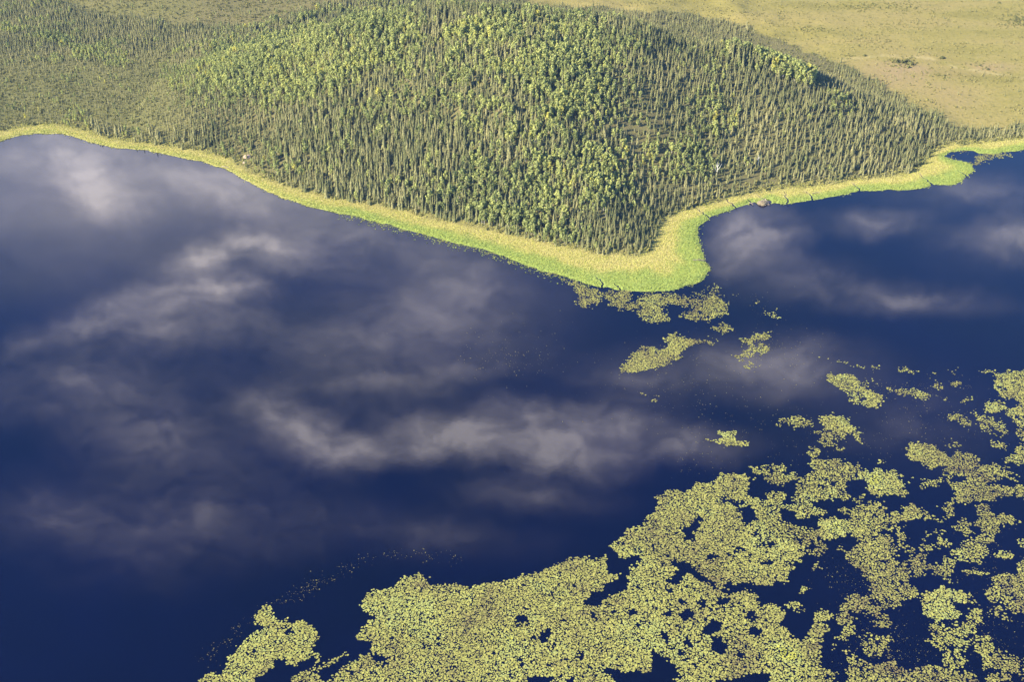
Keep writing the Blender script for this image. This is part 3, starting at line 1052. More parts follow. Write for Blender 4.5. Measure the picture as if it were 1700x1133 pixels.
MATS = {  # patch: (label, [(polygon, density)], [holes])
    'round tip': ('ragged lily patch hugging the tip of the green sedge point', [
        (V4((300, 345), (345, 370), (390, 395), (440, 400), (455, 410), (420, 430), (440, 460), (400, 465), (340, 475), (315, 455), (345, 430), (315, 385), (295, 360)), .85),
        (V4((455, 405), (520, 390), (590, 405), (600, 430), (570, 455), (600, 465), (650, 430), (720, 420), (800, 435), (860, 440), (880, 460), (850, 475), (760, 465), (740, 490), (775, 520), (770, 545), (700, 560), (640, 540), (610, 510), (640, 500), (560, 480), (545, 500), (500, 470), (465, 435)), .88),
        (V4((640, 425), (660, 405), (760, 415), (850, 425), (900, 440), (880, 450), (760, 440)), .6)], []),
    'east': ('oval lily patch just off the right corner of the sedge point', [
        (V4((820, 525), (870, 495), (900, 480), (880, 470), (890, 440), (960, 440), (1000, 425), (1060, 430), (1075, 480), (1070, 510), (1000, 530), (960, 540), (870, 540)), .86),
        (V4((880, 420), (890, 400), (960, 385), (1000, 365), (1040, 380), (1050, 425), (960, 435)), .38)], []),
    'fringe': ('thin pale strip of lily leaves along the sloping sedge edge', [
        (V4((-20, 222), (60, 252), (130, 280), (210, 312), (300, 345), (300, 360), (200, 325), (110, 285), (50, 265), (-20, 236)), .62),
        ([(575, 356), (640, 371), (700, 387), (760, 404), (830, 423), (850, 430), (850, 435), (760, 408), (640, 375), (575, 360)], .45)], []),
    'comma': ('slanting tailed lily patch alone in open water below the point', [
        (V4((520, 770), (560, 770), (570, 740), (620, 700), (625, 680), (690, 670), (740, 685), (780, 670), (760, 640), (755, 620), (800, 612), (850, 615), (880, 640), (910, 635), (940, 640), (930, 655), (880, 680), (840, 700), (840, 720), (790, 745), (740, 770), (660, 795), (590, 805), (540, 800)), .95),
        (V4((920, 640), (960, 630), (1005, 645), (990, 655), (960, 670), (920, 660)), .7)], []),
    'ring': ('broken ring of lily leaves right of the slanting patch', [
        (V4((1180, 630), (1200, 605), (1230, 610), (1260, 597), (1285, 615), (1270, 630), (1230, 635), (1195, 645), (1190, 660), (1210, 680), (1235, 680), (1240, 650), (1260, 650), (1268, 680), (1255, 700), (1200, 720), (1150, 720), (1130, 740), (1110, 720), (1130, 705), (1160, 690), (1180, 670), (1150, 660), (1130, 645), (1135, 630)), .88),
        (V4((1150, 770), (1180, 755), (1205, 765), (1195, 785), (1165, 785)), .7)], []),
    'speck': ('small compact lily patch between the ragged and ring patches', [(V4((995, 580), (1020, 570), (1060, 560), (1095, 580), (1080, 595), (1050, 605), (1010, 595)), .85)], []),
    'twin': ('loose pair of small lily clusters farthest into the right bay', [
        (V4((1185, 440), (1210, 440), (1235, 445), (1230, 460), (1205, 455)), .8), (V4((1260, 495), (1290, 490), (1310, 490), (1320, 520), (1335, 545), (1300, 530), (1270, 525)), .6), (V4((1090, 410), (1140, 415), (1140, 430), (1100, 430)), .25)], []),
    'dash': ('thin scattered lily dash in dark water below the slanting patch', [(V4((630, 900), (690, 900), (735, 915), (720, 935), (650, 930)), .5)], []),
    'diamond': ('small dense diamond shaped lily patch beside the long cloud reflection', [(V5((140, 460), (175, 445), (210, 407), (250, 415), (275, 445), (325, 460), (325, 485), (280, 485), (240, 490), (195, 475)), 1.0)], []),
    'hooked': ('wedge shaped lily patch with a dark hole near its lower end', [
        (V5((715, 130), (760, 125), (850, 130), (890, 150), (890, 175), (920, 200), (985, 225), (995, 265), (965, 295), (910, 297), (880, 275), (840, 255), (825, 215), (790, 200), (765, 185), (750, 160), (720, 150)), .92), (V5((900, 155), (960, 160), (970, 180), (930, 185)), .5)],
        [V5((870, 225), (890, 235), (910, 255), (930, 275), (905, 270), (880, 250))]),
    'string': ('broken string of tiny lily clusters at the edge of the open bay', [
        (V5((770, 60), (830, 60), (830, 75), (790, 75)), .8), (V5((845, 70), (915, 80), (910, 90), (850, 82)), .8), (V5((935, 90), (985, 95), (980, 105), (940, 100)), .8), (V5((1060, 95), (1130, 100), (1190, 110), (1130, 118), (1070, 108)), .8), (V5((1230, 108), (1275, 112), (1270, 122), (1235, 118)), .5), (V5((1330, 98), (1360, 98), (1355, 120), (1335, 120)), .6), (V5((1490, 112), (1560, 110), (1560, 125), (1500, 124)), .8), (V5((700, 45), (740, 55), (735, 62), (710, 55)), .5)], []),
    'bits': ('loose small lily clusters between the wedge patch and frame edge', [
        (V5((995, 195), (1020, 190), (1045, 210), (1030, 220)), .8), (V5((1065, 205), (1110, 195), (1160, 200), (1200, 195), (1225, 240), (1200, 250), (1150, 235), (1110, 230), (1080, 220)), .75), (V5((1240, 168), (1280, 166), (1310, 185), (1290, 195), (1250, 185)), .7), (V5((1330, 180), (1355, 160), (1380, 175), (1370, 190), (1340, 190)), .9), (V5((1270, 240), (1320, 238), (1330, 265), (1290, 255)), .55), (V5((1398, 232), (1440, 232), (1438, 256), (1402, 256)), .75), (V5((1235, 215), (1260, 218), (1250, 235)), .5)], []),
    'fan': ('sparse fan of lily leaves left of the dense rounded patch', [(V5((460, 380), (490, 340), (520, 335), (540, 350), (560, 328), (600, 330), (640, 365), (650, 385), (610, 390), (560, 400), (530, 370), (500, 375), (475, 392)), .68)], []),
    'rounded': ('dense rounded lily patch with a loose lower left skirt', [
        (V5((685, 350), (720, 335), (790, 332), (840, 350), (850, 380), (900, 435), (900, 460), (860, 445), (840, 425), (790, 440), (760, 430), (735, 410), (700, 385)), .95), (V5((680, 405), (740, 420), (780, 445), (770, 470), (725, 490), (705, 460), (675, 440)), .65), (V5((765, 490), (805, 490), (800, 508), (770, 508)), .7), (V5((615, 515), (650, 495), (690, 495), (690, 530), (665, 560), (645, 540)), .75)], []),
    'inlet': ('lily leaves clogging the mouth of the small pond by the lobe', [
        ([(1610, 271), (1618, 262), (1628, 254), (1650, 256), (1690, 250), (1720, 246), (1720, 252), (1690, 256), (1660, 262), (1640, 266), (1628, 271), (1614, 275)], .85), ([(1575, 258), (1585, 256), (1585, 262), (1577, 263)], .8), ([(1588, 250), (1612, 250), (1612, 254), (1590, 254)], .35)], []),
    'corner': ('separate lily mat with a crooked tail in the lower left', [
        (V6((90, 735), (140, 730), (170, 720), (220, 690), (240, 660), (240, 610), (280, 575), (330, 520), (390, 505), (420, 485), (340, 465), (370, 425), (400, 405), (430, 385), (465, 385), (460, 430), (510, 445), (560, 470), (600, 460), (640, 480), (680, 485), (690, 530), (680, 560), (640, 600), (630, 640), (580, 670), (540, 660), (520, 640), (480, 640), (470, 680), (420, 715), (370, 740), (330, 790), (60, 790)), .97),
        (V6((635, 635), (680, 625), (685, 655), (650, 660)), .8), (V6((650, 690), (690, 660), (750, 645), (800, 615), (815, 625), (770, 650), (730, 690), (690, 705), (660, 710)), .8)],
        [V6((470, 495), (500, 492), (560, 510), (550, 520), (500, 508))]),
    'great mat': ('great mat of yellow green lily leaves filling the near right water', [
        (V6((880, 365), (940, 300), (970, 295), (1000, 300), (1060, 265), (1100, 235), (1150, 240), (1195, 215), (1225, 260), (1290, 275), (1350, 265), (1430, 285), (1530, 275), (1600, 255), (1700, 232), (1850, 180), (1960, 135), (2000, 131), (2040, 150), (2100, 131), (2115, 161), (2100, 191), (2120, 221), (2170, 226), (2150, 261), (2110, 261), (2110, 291), (2050, 320), (1995, 350), (2000, 376), (2070, 366), (2150, 321), (2210, 300), (2400, 420), (2400, 790), (520, 790), (540, 745), (600, 705), (670, 710), (720, 755), (770, 730), (800, 690), (880, 650), (930, 615), (960, 640), (985, 650), (1010, 690), (1030, 660), (1000, 620), (940, 600), (940, 545), (910, 545), (880, 525), (930, 480), (920, 450), (950, 430), (910, 380)), .96),
        (V7((460, 460), (500, 430), (540, 385), (610, 345), (680, 290), (680, 230), (740, 185), (830, 180), (880, 145), (950, 150), (980, 120), (1010, 95), (1110, 95), (1160, 120), (1140, 200), (1180, 220), (1190, 250), (1200, 390), (1250, 440), (1330, 400), (1400, 450), (1415, 500), (1400, 550), (1330, 590), (1330, 630), (1240, 655), (1130, 645), (1060, 645), (1000, 670), (940, 640), (900, 600), (870, 560), (800, 530), (760, 530), (780, 570), (750, 620), (700, 700), (600, 660), (530, 620), (545, 570), (600, 545), (630, 530), (600, 500), (540, 525), (500, 515), (470, 490)), .93),
        (V7((540, 650), (600, 620), (700, 650), (760, 650), (800, 640), (820, 590), (860, 600), (900, 640), (1000, 690), (1080, 690), (1130, 670), (1170, 690), (1190, 740), (1200, 760), (1260, 745), (1310, 780), (1320, 820), (1300, 850), (1340, 910), (1400, 935), (1430, 920), (1440, 880), (1470, 850), (1480, 790), (1540, 785), (1565, 810), (1520, 840), (1530, 890), (1490, 940), (1490, 1000), (1480, 1080), (1480, 1160), (1260, 1160), (1260, 1095), (1080, 1105), (1000, 1120), (930, 1160), (780, 1160), (780, 1080), (745, 1030), (700, 1000), (640, 975), (560, 940), (450, 800)), .93),
        (V7((1170, 440), (1180, 360), (1250, 330), (1340, 340), (1400, 370), (1500, 380), (1490, 420), (1535, 460), (1480, 525), (1420, 500), (1400, 460), (1330, 430)), .74),
        (V8((340, 75), (380, 50), (400, 65), (450, 75), (480, 55), (520, 60), (560, 90), (600, 110), (640, 95), (650, 45), (680, 30), (760, 25), (810, 50), (880, 55), (890, 100), (870, 140), (830, 140), (820, 190), (790, 215), (740, 235), (690, 225), (640, 250), (700, 280), (715, 305), (650, 300), (600, 325), (545, 290), (500, 275), (470, 300), (520, 340), (570, 370), (560, 400), (380, 400), (370, 330), (380, 240), (420, 210), (440, 190), (540, 190), (535, 210), (490, 235), (540, 265), (575, 200), (575, 170), (600, 130), (520, 145), (480, 160), (420, 130), (370, 110)), .84),
        (V8((880, 90), (930, 95), (970, 65), (1020, 90), (1080, 90), (1070, 120), (1110, 150), (1125, 190), (1120, 215), (1060, 200), (1000, 220), (950, 205), (920, 180), (930, 140), (890, 130)), .97),
        (V8((780, 210), (850, 215), (910, 215), (905, 240), (820, 232)), .7),
        (V5((1115, 520), (1140, 475), (1215, 462), (1260, 480), (1290, 510), (1330, 530), (1320, 560), (1240, 595), (1200, 570), (1130, 540)), .96),
        (V5((1320, 540), (1370, 510), (1420, 520), (1480, 540), (1500, 570), (1560, 565), (1590, 590), (1660, 635), (1640, 650), (1560, 640), (1540, 660), (1600, 690), (1680, 670), (1760, 700), (1760, 760), (1700, 750), (1640, 720), (1560, 750), (1480, 745), (1440, 760), (1340, 765), (1340, 690), (1320, 670), (1340, 620), (1310, 620)), .84),
        (V5((1120, 655), (1150, 620), (1180, 640), (1230, 655), (1290, 625), (1305, 665), (1240, 690), (1210, 705), (1190, 660)), .66),
        (V5((1320, 470), (1360, 455), (1380, 490), (1340, 500)), .7), (V5((1520, 460), (1610, 460), (1600, 490), (1560, 500)), .7), (V5((1580, 540), (1650, 520), (1700, 460), (1760, 450), (1760, 580), (1690, 575), (1640, 555), (1600, 570)), .85),
        (V5((975, 545), (1000, 535), (1025, 550), (1000, 566)), .8),
        (V5((1545, 135), (1600, 115), (1760, 100), (1760, 400), (1700, 370), (1660, 340), (1620, 310), (1640, 290), (1700, 280), (1690, 265), (1620, 260), (1585, 240), (1590, 200), (1560, 185)), .93),
        (V5((1510, 290), (1530, 265), (1570, 262), (1610, 270), (1615, 295), (1580, 312), (1540, 310)), .95),
        (V5((1320, 325), (1400, 320), (1410, 345), (1420, 370), (1440, 380), (1430, 400), (1400, 390), (1370, 360), (1340, 350)), .85),
        (V5((1430, 310), (1460, 305), (1510, 325), (1510, 345), (1580, 345), (1610, 380), (1620, 425), (1570, 425), (1530, 400), (1480, 395), (1450, 370), (1470, 340), (1440, 335)), .68), (V5((1620, 300), (1690, 310), (1760, 330), (1760, 450), (1690, 440), (1660, 350), (1625, 330)), .7),
        (V8((775, 280), (860, 260), (920, 248), (990, 250), (1030, 310), (1030, 370), (1000, 395), (1040, 440), (1065, 490), (1050, 520), (1000, 515), (940, 545), (880, 570), (820, 525), (820, 495), (775, 485), (790, 470), (850, 480), (870, 430), (840, 400), (850, 360), (820, 310)), .9),
        (V8((670, 390), (690, 370), (700, 330), (740, 310), (780, 330), (830, 330), (850, 360), (820, 410), (760, 420), (700, 415)), 1.0),
        (V8((1030, 330), (1060, 300), (1100, 270), (1150, 252), (1180, 280), (1240, 310), (1285, 325), (1270, 350), (1240, 330), (1170, 320), (1110, 330), (1050, 350)), .92),
        (V8((1030, 370), (1060, 355), (1110, 385), (1110, 430), (1150, 490), (1120, 505), (1080, 450), (1050, 420)), .8),
        (V8((1180, 440), (1215, 380), (1270, 370), (1310, 395), (1300, 430), (1355, 450), (1330, 480), (1280, 470), (1240, 500), (1190, 520), (1130, 545), (1090, 540), (1180, 490)), .72),
        (V8((1290, 260), (1340, 240), (1350, 310), (1320, 330), (1300, 300)), .75), (V8((1350, 360), (1400, 325), (1440, 350), (1420, 385), (1460, 400), (1420, 420), (1380, 390)), .85),
        (V8((1450, 250), (1520, 260), (1560, 300), (1620, 300), (1700, 340), (1640, 360), (1580, 350), (1560, 410), (1530, 450), (1530, 500), (1500, 550), (1440, 540), (1390, 530), (1350, 490), (1380, 460), (1400, 440), (1460, 430), (1500, 390), (1450, 350), (1490, 320)), .86),
        (V8((880, 560), (950, 545), (1010, 515), (1070, 540), (1110, 550), (1190, 535), (1230, 550), (1280, 545), (1290, 510), (1330, 515), (1380, 540), (1340, 590), (1365, 640), (1310, 625), (1240, 590), (1190, 605), (1120, 610), (1160, 660), (1180, 720), (1130, 720), (1080, 750), (1010, 780), (960, 805), (910, 780), (860, 790), (800, 800), (790, 760), (830, 740), (815, 705), (860, 700), (920, 720), (960, 690), (940, 650), (900, 600)), .86),
        (V8((1390, 575), (1440, 565), (1500, 580), (1545, 600), (1480, 615), (1410, 590)), .8), (V8((1555, 510), (1590, 480), (1640, 490), (1640, 520), (1590, 530)), .95),
        (V8((1180, 740), (1200, 700), (1260, 685), (1300, 668), (1350, 690), (1390, 675), (1440, 690), (1430, 740), (1370, 750), (1380, 790), (1340, 830), (1270, 830), (1230, 790)), .94),
        (V8((1240, 830), (1300, 840), (1290, 880), (1330, 860), (1370, 830), (1470, 840), (1460, 890), (1430, 940), (1420, 1000), (1390, 1070), (1350, 1075), (1300, 1030), (1280, 970), (1225, 935), (1260, 890)), .8),
        (V8((1410, 800), (1470, 770), (1510, 800), (1500, 840), (1430, 830)), .85), (V8((1520, 780), (1590, 760), (1635, 825), (1600, 830)), .7), (V8((1460, 740), (1490, 725), (1500, 745)), .7),
        (V8((1520, 710), (1560, 620), (1600, 595), (1650, 610), (1680, 640), (1660, 560), (1700, 520), (1760, 500), (1760, 800), (1700, 790), (1640, 790), (1600, 740), (1550, 745)), .86),
        (V8((1460, 920), (1510, 900), (1530, 940), (1580, 980), (1660, 1000), (1680, 1060), (1640, 1100), (1600, 1110), (1540, 1070), (1500, 1080), (1490, 1040), (1510, 1020), (1460, 980)), .85),
        (V8((770, 820), (830, 770), (870, 790), (850, 850), (860, 880), (830, 930), (770, 910), (800, 870)), .8), (V8((960, 790), (1000, 790), (1040, 850), (1020, 870), (960, 850)), .75), (V8((900, 820), (940, 825), (920, 840)), .6),
        (V8((880, 910), (940, 890), (1030, 920), (1040, 970), (1010, 1010), (940, 1010), (890, 960)), .78), (V8((790, 990), (830, 960), (850, 1000), (810, 1010)), .6),
        (V8((820, 1020), (880, 1010), (950, 1060), (1030, 1040), (1110, 1070), (1180, 1060), (1230, 1050), (1330, 1060), (1420, 1090), (1470, 1100), (1470, 1160), (820, 1160)), .88),
        (V8((660, 1060), (780, 1080), (780, 1160), (640, 1160)), .8), (V8((1520, 1100), (1640, 1110), (1640, 1160), (1500, 1160)), .8), (V8((1640, 1040), (1700, 1020), (1760, 1010), (1760, 1160), (1690, 1160)), .5),
        (V8((1560, 420), (1620, 430), (1610, 450)), .3), (V8((1630, 385), (1670, 390), (1660, 410)), .4), (V8((1675, 440), (1760, 420), (1760, 500), (1700, 490)), .6),
        (V8((520, 770), (550, 735), (600, 745), (630, 800), (600, 800), (560, 780)), .85), (V8((760, 735), (780, 730), (775, 760)), .8), (V8((590, 670), (615, 665), (630, 685), (605, 698)), .95), (V8((765, 670), (810, 670), (800, 685)), .6), (V8((645, 550), (680, 550), (685, 575), (655, 575)), .55), (V8((740, 960), (760, 950), (765, 970), (745, 975)), .8)],
        [V7((900, 310), (915, 320), (900, 370), (870, 400), (855, 435), (810, 430), (810, 390), (790, 375), (850, 360)), V7((975, 215), (1040, 222), (1085, 240), (1100, 265), (1175, 270), (1180, 330), (1150, 360), (1115, 340), (1100, 290), (1060, 260), (1000, 245)), V7((720, 375), (750, 385), (740, 400)),
         V7((320, 740), (345, 720), (410, 720), (440, 690), (485, 690), (430, 730), (370, 752)), V7((430, 540), (530, 600), (545, 640), (490, 680), (440, 690), (470, 640), (505, 605), (450, 600)), ring(V7, 375, 805, 20), ring(V7, 310, 1010, 22, 16), ring(V7, 600, 845, 26, 14), ring(V7, 725, 800, 26, 18), ring(V7, 560, 785, 16), ring(V7, 822, 732, 16), ring(V7, 910, 752, 18, 26), ring(V7, 835, 805, 30, 24), ring(V7, 1010, 740, 24),
         ring(V7, 1160, 800, 30, 24), V7((700, 870), (730, 880), (770, 930), (750, 945), (710, 910)), ring(V7, 850, 940, 22, 26), ring(V7, 815, 985, 24, 18), ring(V7, 965, 868, 50, 30), ring(V7, 1000, 955, 40, 46), ring(V7, 1100, 1000, 20, 16), ring(V7, 1175, 885, 34, 24), ring(V7, 30, 825, 45, 32), V7((90, 905), (165, 880), (170, 900), (110, 930)), ring(V7, 1100, 482, 26, 14), ring(V7, 1250, 455, 28, 16), ring(V7, 955, 510, 36, 24),
         ring(V7, 735, 690, 24, 14), ring(V7, 1180, 395, 12, 22), ring(V7, 1240, 550, 18, 14), V7((640, 975), (660, 1000), (670, 1080), (600, 1092), (430, 1075), (440, 1110), (470, 1160), (770, 1160), (770, 1070), (740, 1020), (700, 1000)), V7((1400, 800), (1440, 800), (1420, 920), (1330, 900), (1300, 840)), ring(V7, 100, 1130, 60, 18), ring(V7, 250, 1125, 50, 16), ring(V7, 40, 1040, 24, 12),
         ring(V5, 1385, 640, 42, 18), ring(V8, 1010, 385, 22, 18), ring(V8, 970, 430, 16), ring(V8, 1250, 422, 34, 22), ring(V8, 975, 935, 18, 14), ring(V8, 1395, 985, 16, 24), ring(V8, 1420, 910, 24, 14), ring(V8, 850, 155, 34, 24)]),
}
CW, CHH, OFF = 1900, 1240, 80


def fill(canvas, poly, value):
    xs, ys = [p[0] + OFF for p in poly], [p[1] + OFF for p in poly]
    x0, x1 = max(0, int(min(xs)) - 1), min(CW, int(max(xs)) + 2)
    y0, y1 = max(0, int(min(ys)) - 1), min(CHH, int(max(ys)) + 2)
    if x1 <= x0 or y1 <= y0:
        return
    gxx, gyy = np.meshgrid(np.arange(x0, x1) - OFF + .5, np.arange(y0, y1) - OFF + .5)
    m = inside(poly, gxx, gyy)
    sub = canvas[y0:y1, x0:x1]
    sub[m] = value if value == 0 else np.maximum(sub[m], value)


def pad_shape(n):
    """n pads as outlines of 8 points with the notch of a lily leaf, unit radius."""
    a = np.linspace(.28, 6.283 - .28, 7)
    a = a[None] + (rng.random((n, 7)) - .5) * .25
    rr = 1 + (rng.random((n, 7)) - .5) * .24
    x = np.concatenate([np.cos(a) * rr * 1.12, np.full((n, 1), .25)], 1)
    y = np.concatenate([np.sin(a) * rr * .92, np.zeros((n, 1))], 1)
    return x, y


def pad_verts(x, y, rad):
    n = len(x)
    sx, sy = pad_shape(n)
    t = rng.random(n)[:, None] * 6.283
    c, s = np.cos(t), np.sin(t)
    X, Y = (sx * c - sy * s) * rad[:, None], (sx * s + sy * c) * rad[:, None]
    ta, tm = rng.random(n)[:, None] * 6.283, rng.random(n)[:, None] ** 2 * .30
    zz = (X * np.cos(ta) + Y * np.sin(ta)) * tm + rad[:, None] * tm + .012 + .03 * rng.random((n, 1))
    zz = zz + .035 * rng.random((n, 8))
    return np.stack([X + x[:, None], Y + y[:, None], zz], -1)


def lily_pads():
    st = .40
    x0, y0 = ground(np.array([-40, 1740, 300, 1740]), np.array([1160, 1160, 400, 400]))
    xs, ys = np.meshgrid(np.arange(-130, 190, st), np.arange(150, 440, st * .95))
    x = (xs + (np.arange(xs.shape[0]) % 2)[:, None] * st / 2 + (rng.random(xs.shape) - .5) * st * .75).ravel()
    y = (ys + (rng.random(ys.shape) - .5) * st * .75).ravel()
    px, py = pixel(x, y, 0)
    k = (px > -40) & (px < 1740) & (py < 1165) & (py > 225)
    x, y, px, py = x[k], y[k], px[k], py[k]
    jx = px + (fbm(x / 2.2, y / 2.2, 61, 4) - .5) * 24 + rng.normal(0, 1.8, len(x))
    jy = py + (fbm(x / 2.2, y / 2.2, 62, 4) - .5) * 18 + rng.normal(0, 1.4, len(x))
    loose = fbm(x / 1.5, y / 1.5, 63, 3)
    edge_d = sdf_shore(x, y)
    tint_base = .46 + (fbm(x / 9, y / 9, 64) - .5) * .95 + (fbm(x / 2.2, y / 2.2, 65) - .5) * .5
    for (a, b, c, d, w) in [(1265, 925, 60, 60, .25), (1455, 800, 35, 22, .4), (1410, 700, 28, 20, .3), (1520, 755, 20, 14, .3), (1560, 990, 40, 25, .3), (1385, 880, 16, 14, .45), (1310, 1090, 20, 12, .5), (690, 1000, 90, 40, .18), (900, 970, 90, 30, .1), (1085, 1070, 40, 25, .3), (450, 1070, 60, 40, .15), (1650, 640, 40, 30, .1), (810, 1020, 60, 30, -.12), (1340, 900, 30, 20, -.22), (1240, 1075, 40, 25, -.2), (1490, 1110, 50, 14, -.22), (1600, 780, 30, 14, -.2)]:
        tint_base = tint_base + w * soft(px, py, a, b, c, d)
    taken = np.zeros(len(x), bool)
    near = None
    for key, (label, polys, holes) in MATS.items():
        canvas = np.zeros((CHH, CW), np.float32)
        for poly, w in polys:
            fill(canvas, poly, w)
        for hpoly in holes:
            fill(canvas, hpoly, 0)
        ix, iy = np.clip((jx + OFF).astype(int), 0, CW - 1), np.clip((jy + OFF).astype(int), 0, CHH - 1)
        dn = canvas[iy, ix]
        # loose places open into clusters, dense ones keep small gaps
        gap = smooth(.70 - dn * .44, .86 - dn * .44, loose + .10)
        pr = np.where(dn > .93, .50 + .46 * gap, np.where(dn > 0, dn * (.25 + .75 * gap), 0))
        k = (rng.random(len(x)) < pr) & ~taken & (edge_d < .2)
        taken |= k
        k = np.where(k)[0]
        rad = (.135 + .15 * rng.random(len(k)) ** 1.6) * np.where(dn[k] > .9, 1.04, .97)
        tint = np.clip(tint_base[k] + (rng.random(len(k)) - .5) * .34, 0, 1)
        if key == 'great mat':
            vis = (py[k] < 1128) & (px[k] > 4) & (px[k] < 1696)
            order = np.argsort(-np.where(vis, py[k], -1e9))
            sel = np.zeros(len(k), bool)
            sel[order[:296]] = True
            near = (x[k][sel], y[k][sel], rad[sel], tint[sel])
            k, rad, tint = k[~sel], rad[~sel], tint[~sel]
        P = pad_verts(x[k], y[k], rad)
        o = obj('lily_pads' if key == 'great mat' else 'lily_pad_patch', mesh_np('lily_pads', P.reshape(-1, 3), [np.arange(len(k) * 8).reshape(-1, 8)], dict(tint=np.repeat(tint, 8))), M_PAD)
        tag(o, label, 'lily pads', kind='stuff')
    # the nearest pads, one object each
    protos = []
    for q in range(12):
        P = pad_verts(np.zeros(1), np.zeros(1), np.ones(1))[0]
        P[:, 2] *= .28
        protos.append(mesh_np('lily_pad', P, [np.arange(8)[None]], dict(tint=np.full(8, [.22, .4, .52, .66][q % 4]))))
    for a, b, rd, tn in zip(*near):
        q = int(np.argmin(np.abs(np.array([.22, .4, .52, .66]) - tn)))
        me = protos[q + 4 * random.randrange(3)]
        o = obj('lily_pad', me, M_PAD)
        o.location = (a, b, 0)
        o.scale = (rd, rd, 1)
        o.rotation_euler = (0, 0, random.random() * 6.28)
        px_, _ = pixel(a, b, 0)
        side = 'left of its notch' if px_ < 1085 else 'right of its notch'
        look = ('brownish', 'dull yellow', 'yellow green', 'pale green')[q]
        tag(o, f'{look} lily pad on the near rim of the great mat {side}', 'lily pad', f'{look} lily pads on the near rim {side}')


lily_pads()


def drifting_leaves():
    """Single small leaves floating between the mats."""
    spots = [(840, 590, 60, 40, 260), (1130, 620, 110, 50, 330), (1300, 580, 70, 40, 200), (1200, 690, 140, 50, 260), (1380, 740, 120, 40, 200), (1560, 690, 120, 50, 330), (1480, 1080, 90, 50, 400), (1420, 960, 60, 50, 200), (1640, 1060, 70, 70, 300), (1500, 640, 140, 14, 150), (1250, 510, 60, 30, 60), (950, 560, 120, 80, 60), (1160, 760, 60, 30, 90), (720, 620, 200, 120, 60), (1650, 950, 60, 80, 200)]
    line = [(335, 1110), (350, 1085), (400, 1040), (450, 1010), (500, 985), (530, 965), (600, 935), (680, 918), (760, 930)]
    px, py = [], []
    for (a, b, c, d, n) in spots:
        px.append(rng.normal(a, c * .6, n))
        py.append(rng.normal(b, d * .6, n))
    t = rng.random(420) * (len(line) - 1)
    px.append(np.interp(t, range(len(line)), [p[0] for p in line]) + rng.normal(0, 9, 420))
    py.append(np.interp(t, range(len(line)), [p[1] for p in line]) + rng.normal(0, 7, 420))
    px, py = np.concatenate(px), np.concatenate(py)
    x, y = ground(px, py)
    k = (sdf_shore(x, y) < -1) & (fbm(x / 2.6, y / 2.6, 91) > .42)
    x, y = x[k], y[k]
    rad = .04 + .085 * rng.random(len(x)) ** 2.5
    P = pad_verts(x, y, rad)
    o = obj('drifting_leaves', mesh_np('drifting_leaves', P.reshape(-1, 3), [np.arange(len(x) * 8).reshape(-1, 8)], dict(tint=np.repeat(rng.random(len(x)) * .3, 8))), M_PAD)
    tag(o, 'tiny single leaves strewn on dark water between the lily patches', 'floating leaves', kind='stuff')


drifting_leaves()


# ------------------------------------------------------------------ dead trees, beaver lodge, boulders, drift logs
def at(px, py):
    x, y = ground(px, py, .4)
    for _ in range(12):
        z = float(land_height(np.array([float(x)]), np.array([float(y)]))[0])
        x, y = ground(px, py, z)
    return float(x), float(y), max(z, 0.0)


def dead_tree(px, py, h, forks, label):
    o = thing('dead_tree', label, 'dead tree', at(px, py), 'bleached dead trees')
    v, f = tube([(0, 0, -.3), (.05 * h, 0, .3 * h), (.03 * h, .02 * h, .6 * h), (.0, .02 * h, h)], [.17, .14, .10, .03], 7)
    obj('trunk', mesh_np('dead_trunk', v, [f]), M_DEADWOOD, o)
    for (a, z, ln) in forks:
        ca, sa = math.cos(a), math.sin(a)
        v, f = tube([(.04 * h, 0, z * h), (.04 * h + ca * ln * .45, sa * ln * .45, z * h + ln * .5), (.04 * h + ca * ln * .7, sa * ln * .7, z * h + ln * 1.15)], [.09, .06, .02], 5)
        obj('branch', mesh_np('dead_branch', v, [f]), M_DEADWOOD, o)


dead_tree(1189, 293, 5.6, [(3.0, .32, 2.6), (.2, .45, 2.0), (2.4, .6, 1.3), (.6, .7, 1.0)], 'white forked dead tree beside the rounded birch clump')
dead_tree(1257, 276, 4.4, [(2.8, .5, 1.0), (.3, .65, .8)], 'thin white dead tree among spruces above the beaver lodge')


def lodge():
    x, y, _ = at(1266, 339)
    o = thing('beaver_lodge', 'domed brown beaver lodge of mud and sticks at the shore', 'beaver lodge', (x, y, 0))
    o.scale = (.8, .8, .75)
    n, m = 22, 8
    V = []
    for j in range(m + 1):
        t = j / m
        for k in range(n):
            a = 6.283 * k / n
            w = 1 + .22 * (random.random() - .5) + .1 * math.sin(3 * a)
            V.append((math.cos(a) * 2.3 * w * math.cos(t * 1.5), math.sin(a) * 1.9 * w * math.cos(t * 1.5), -.2 + 1.7 * math.sin(t * 1.5) + .12 * random.random()))
    F = [(j * n + k, j * n + (k + 1) % n, (j + 1) * n + (k + 1) % n, (j + 1) * n + k) for j in range(m) for k in range(n)]
    F.append(tuple(m * n + k for k in range(4)))
    me = mesh_np('lodge_mound', np.array(V), [np.array(F[:-1])])
    obj('mound', me, M_MUD, o)
    for q in range(40):
        a, t = random.random() * 6.283, random.random()
        r0, z0 = 2.25 * math.cos(t * 1.4), -.05 + 1.75 * math.sin(t * 1.4)
        p = Vector((math.cos(a) * r0, math.sin(a) * r0 * .85, z0))
        d = Vector((random.gauss(0, 1), random.gauss(0, 1), random.gauss(0, .35))).normalized() * (.5 + .9 * random.random())
        v, f = tube([p - d, p + Vector((0, 0, .08)), p + d], [.035, .05, .03], 5)
        obj('stick', mesh_np('lodge_stick', v, [f]), M_STICK, o)


lodge()


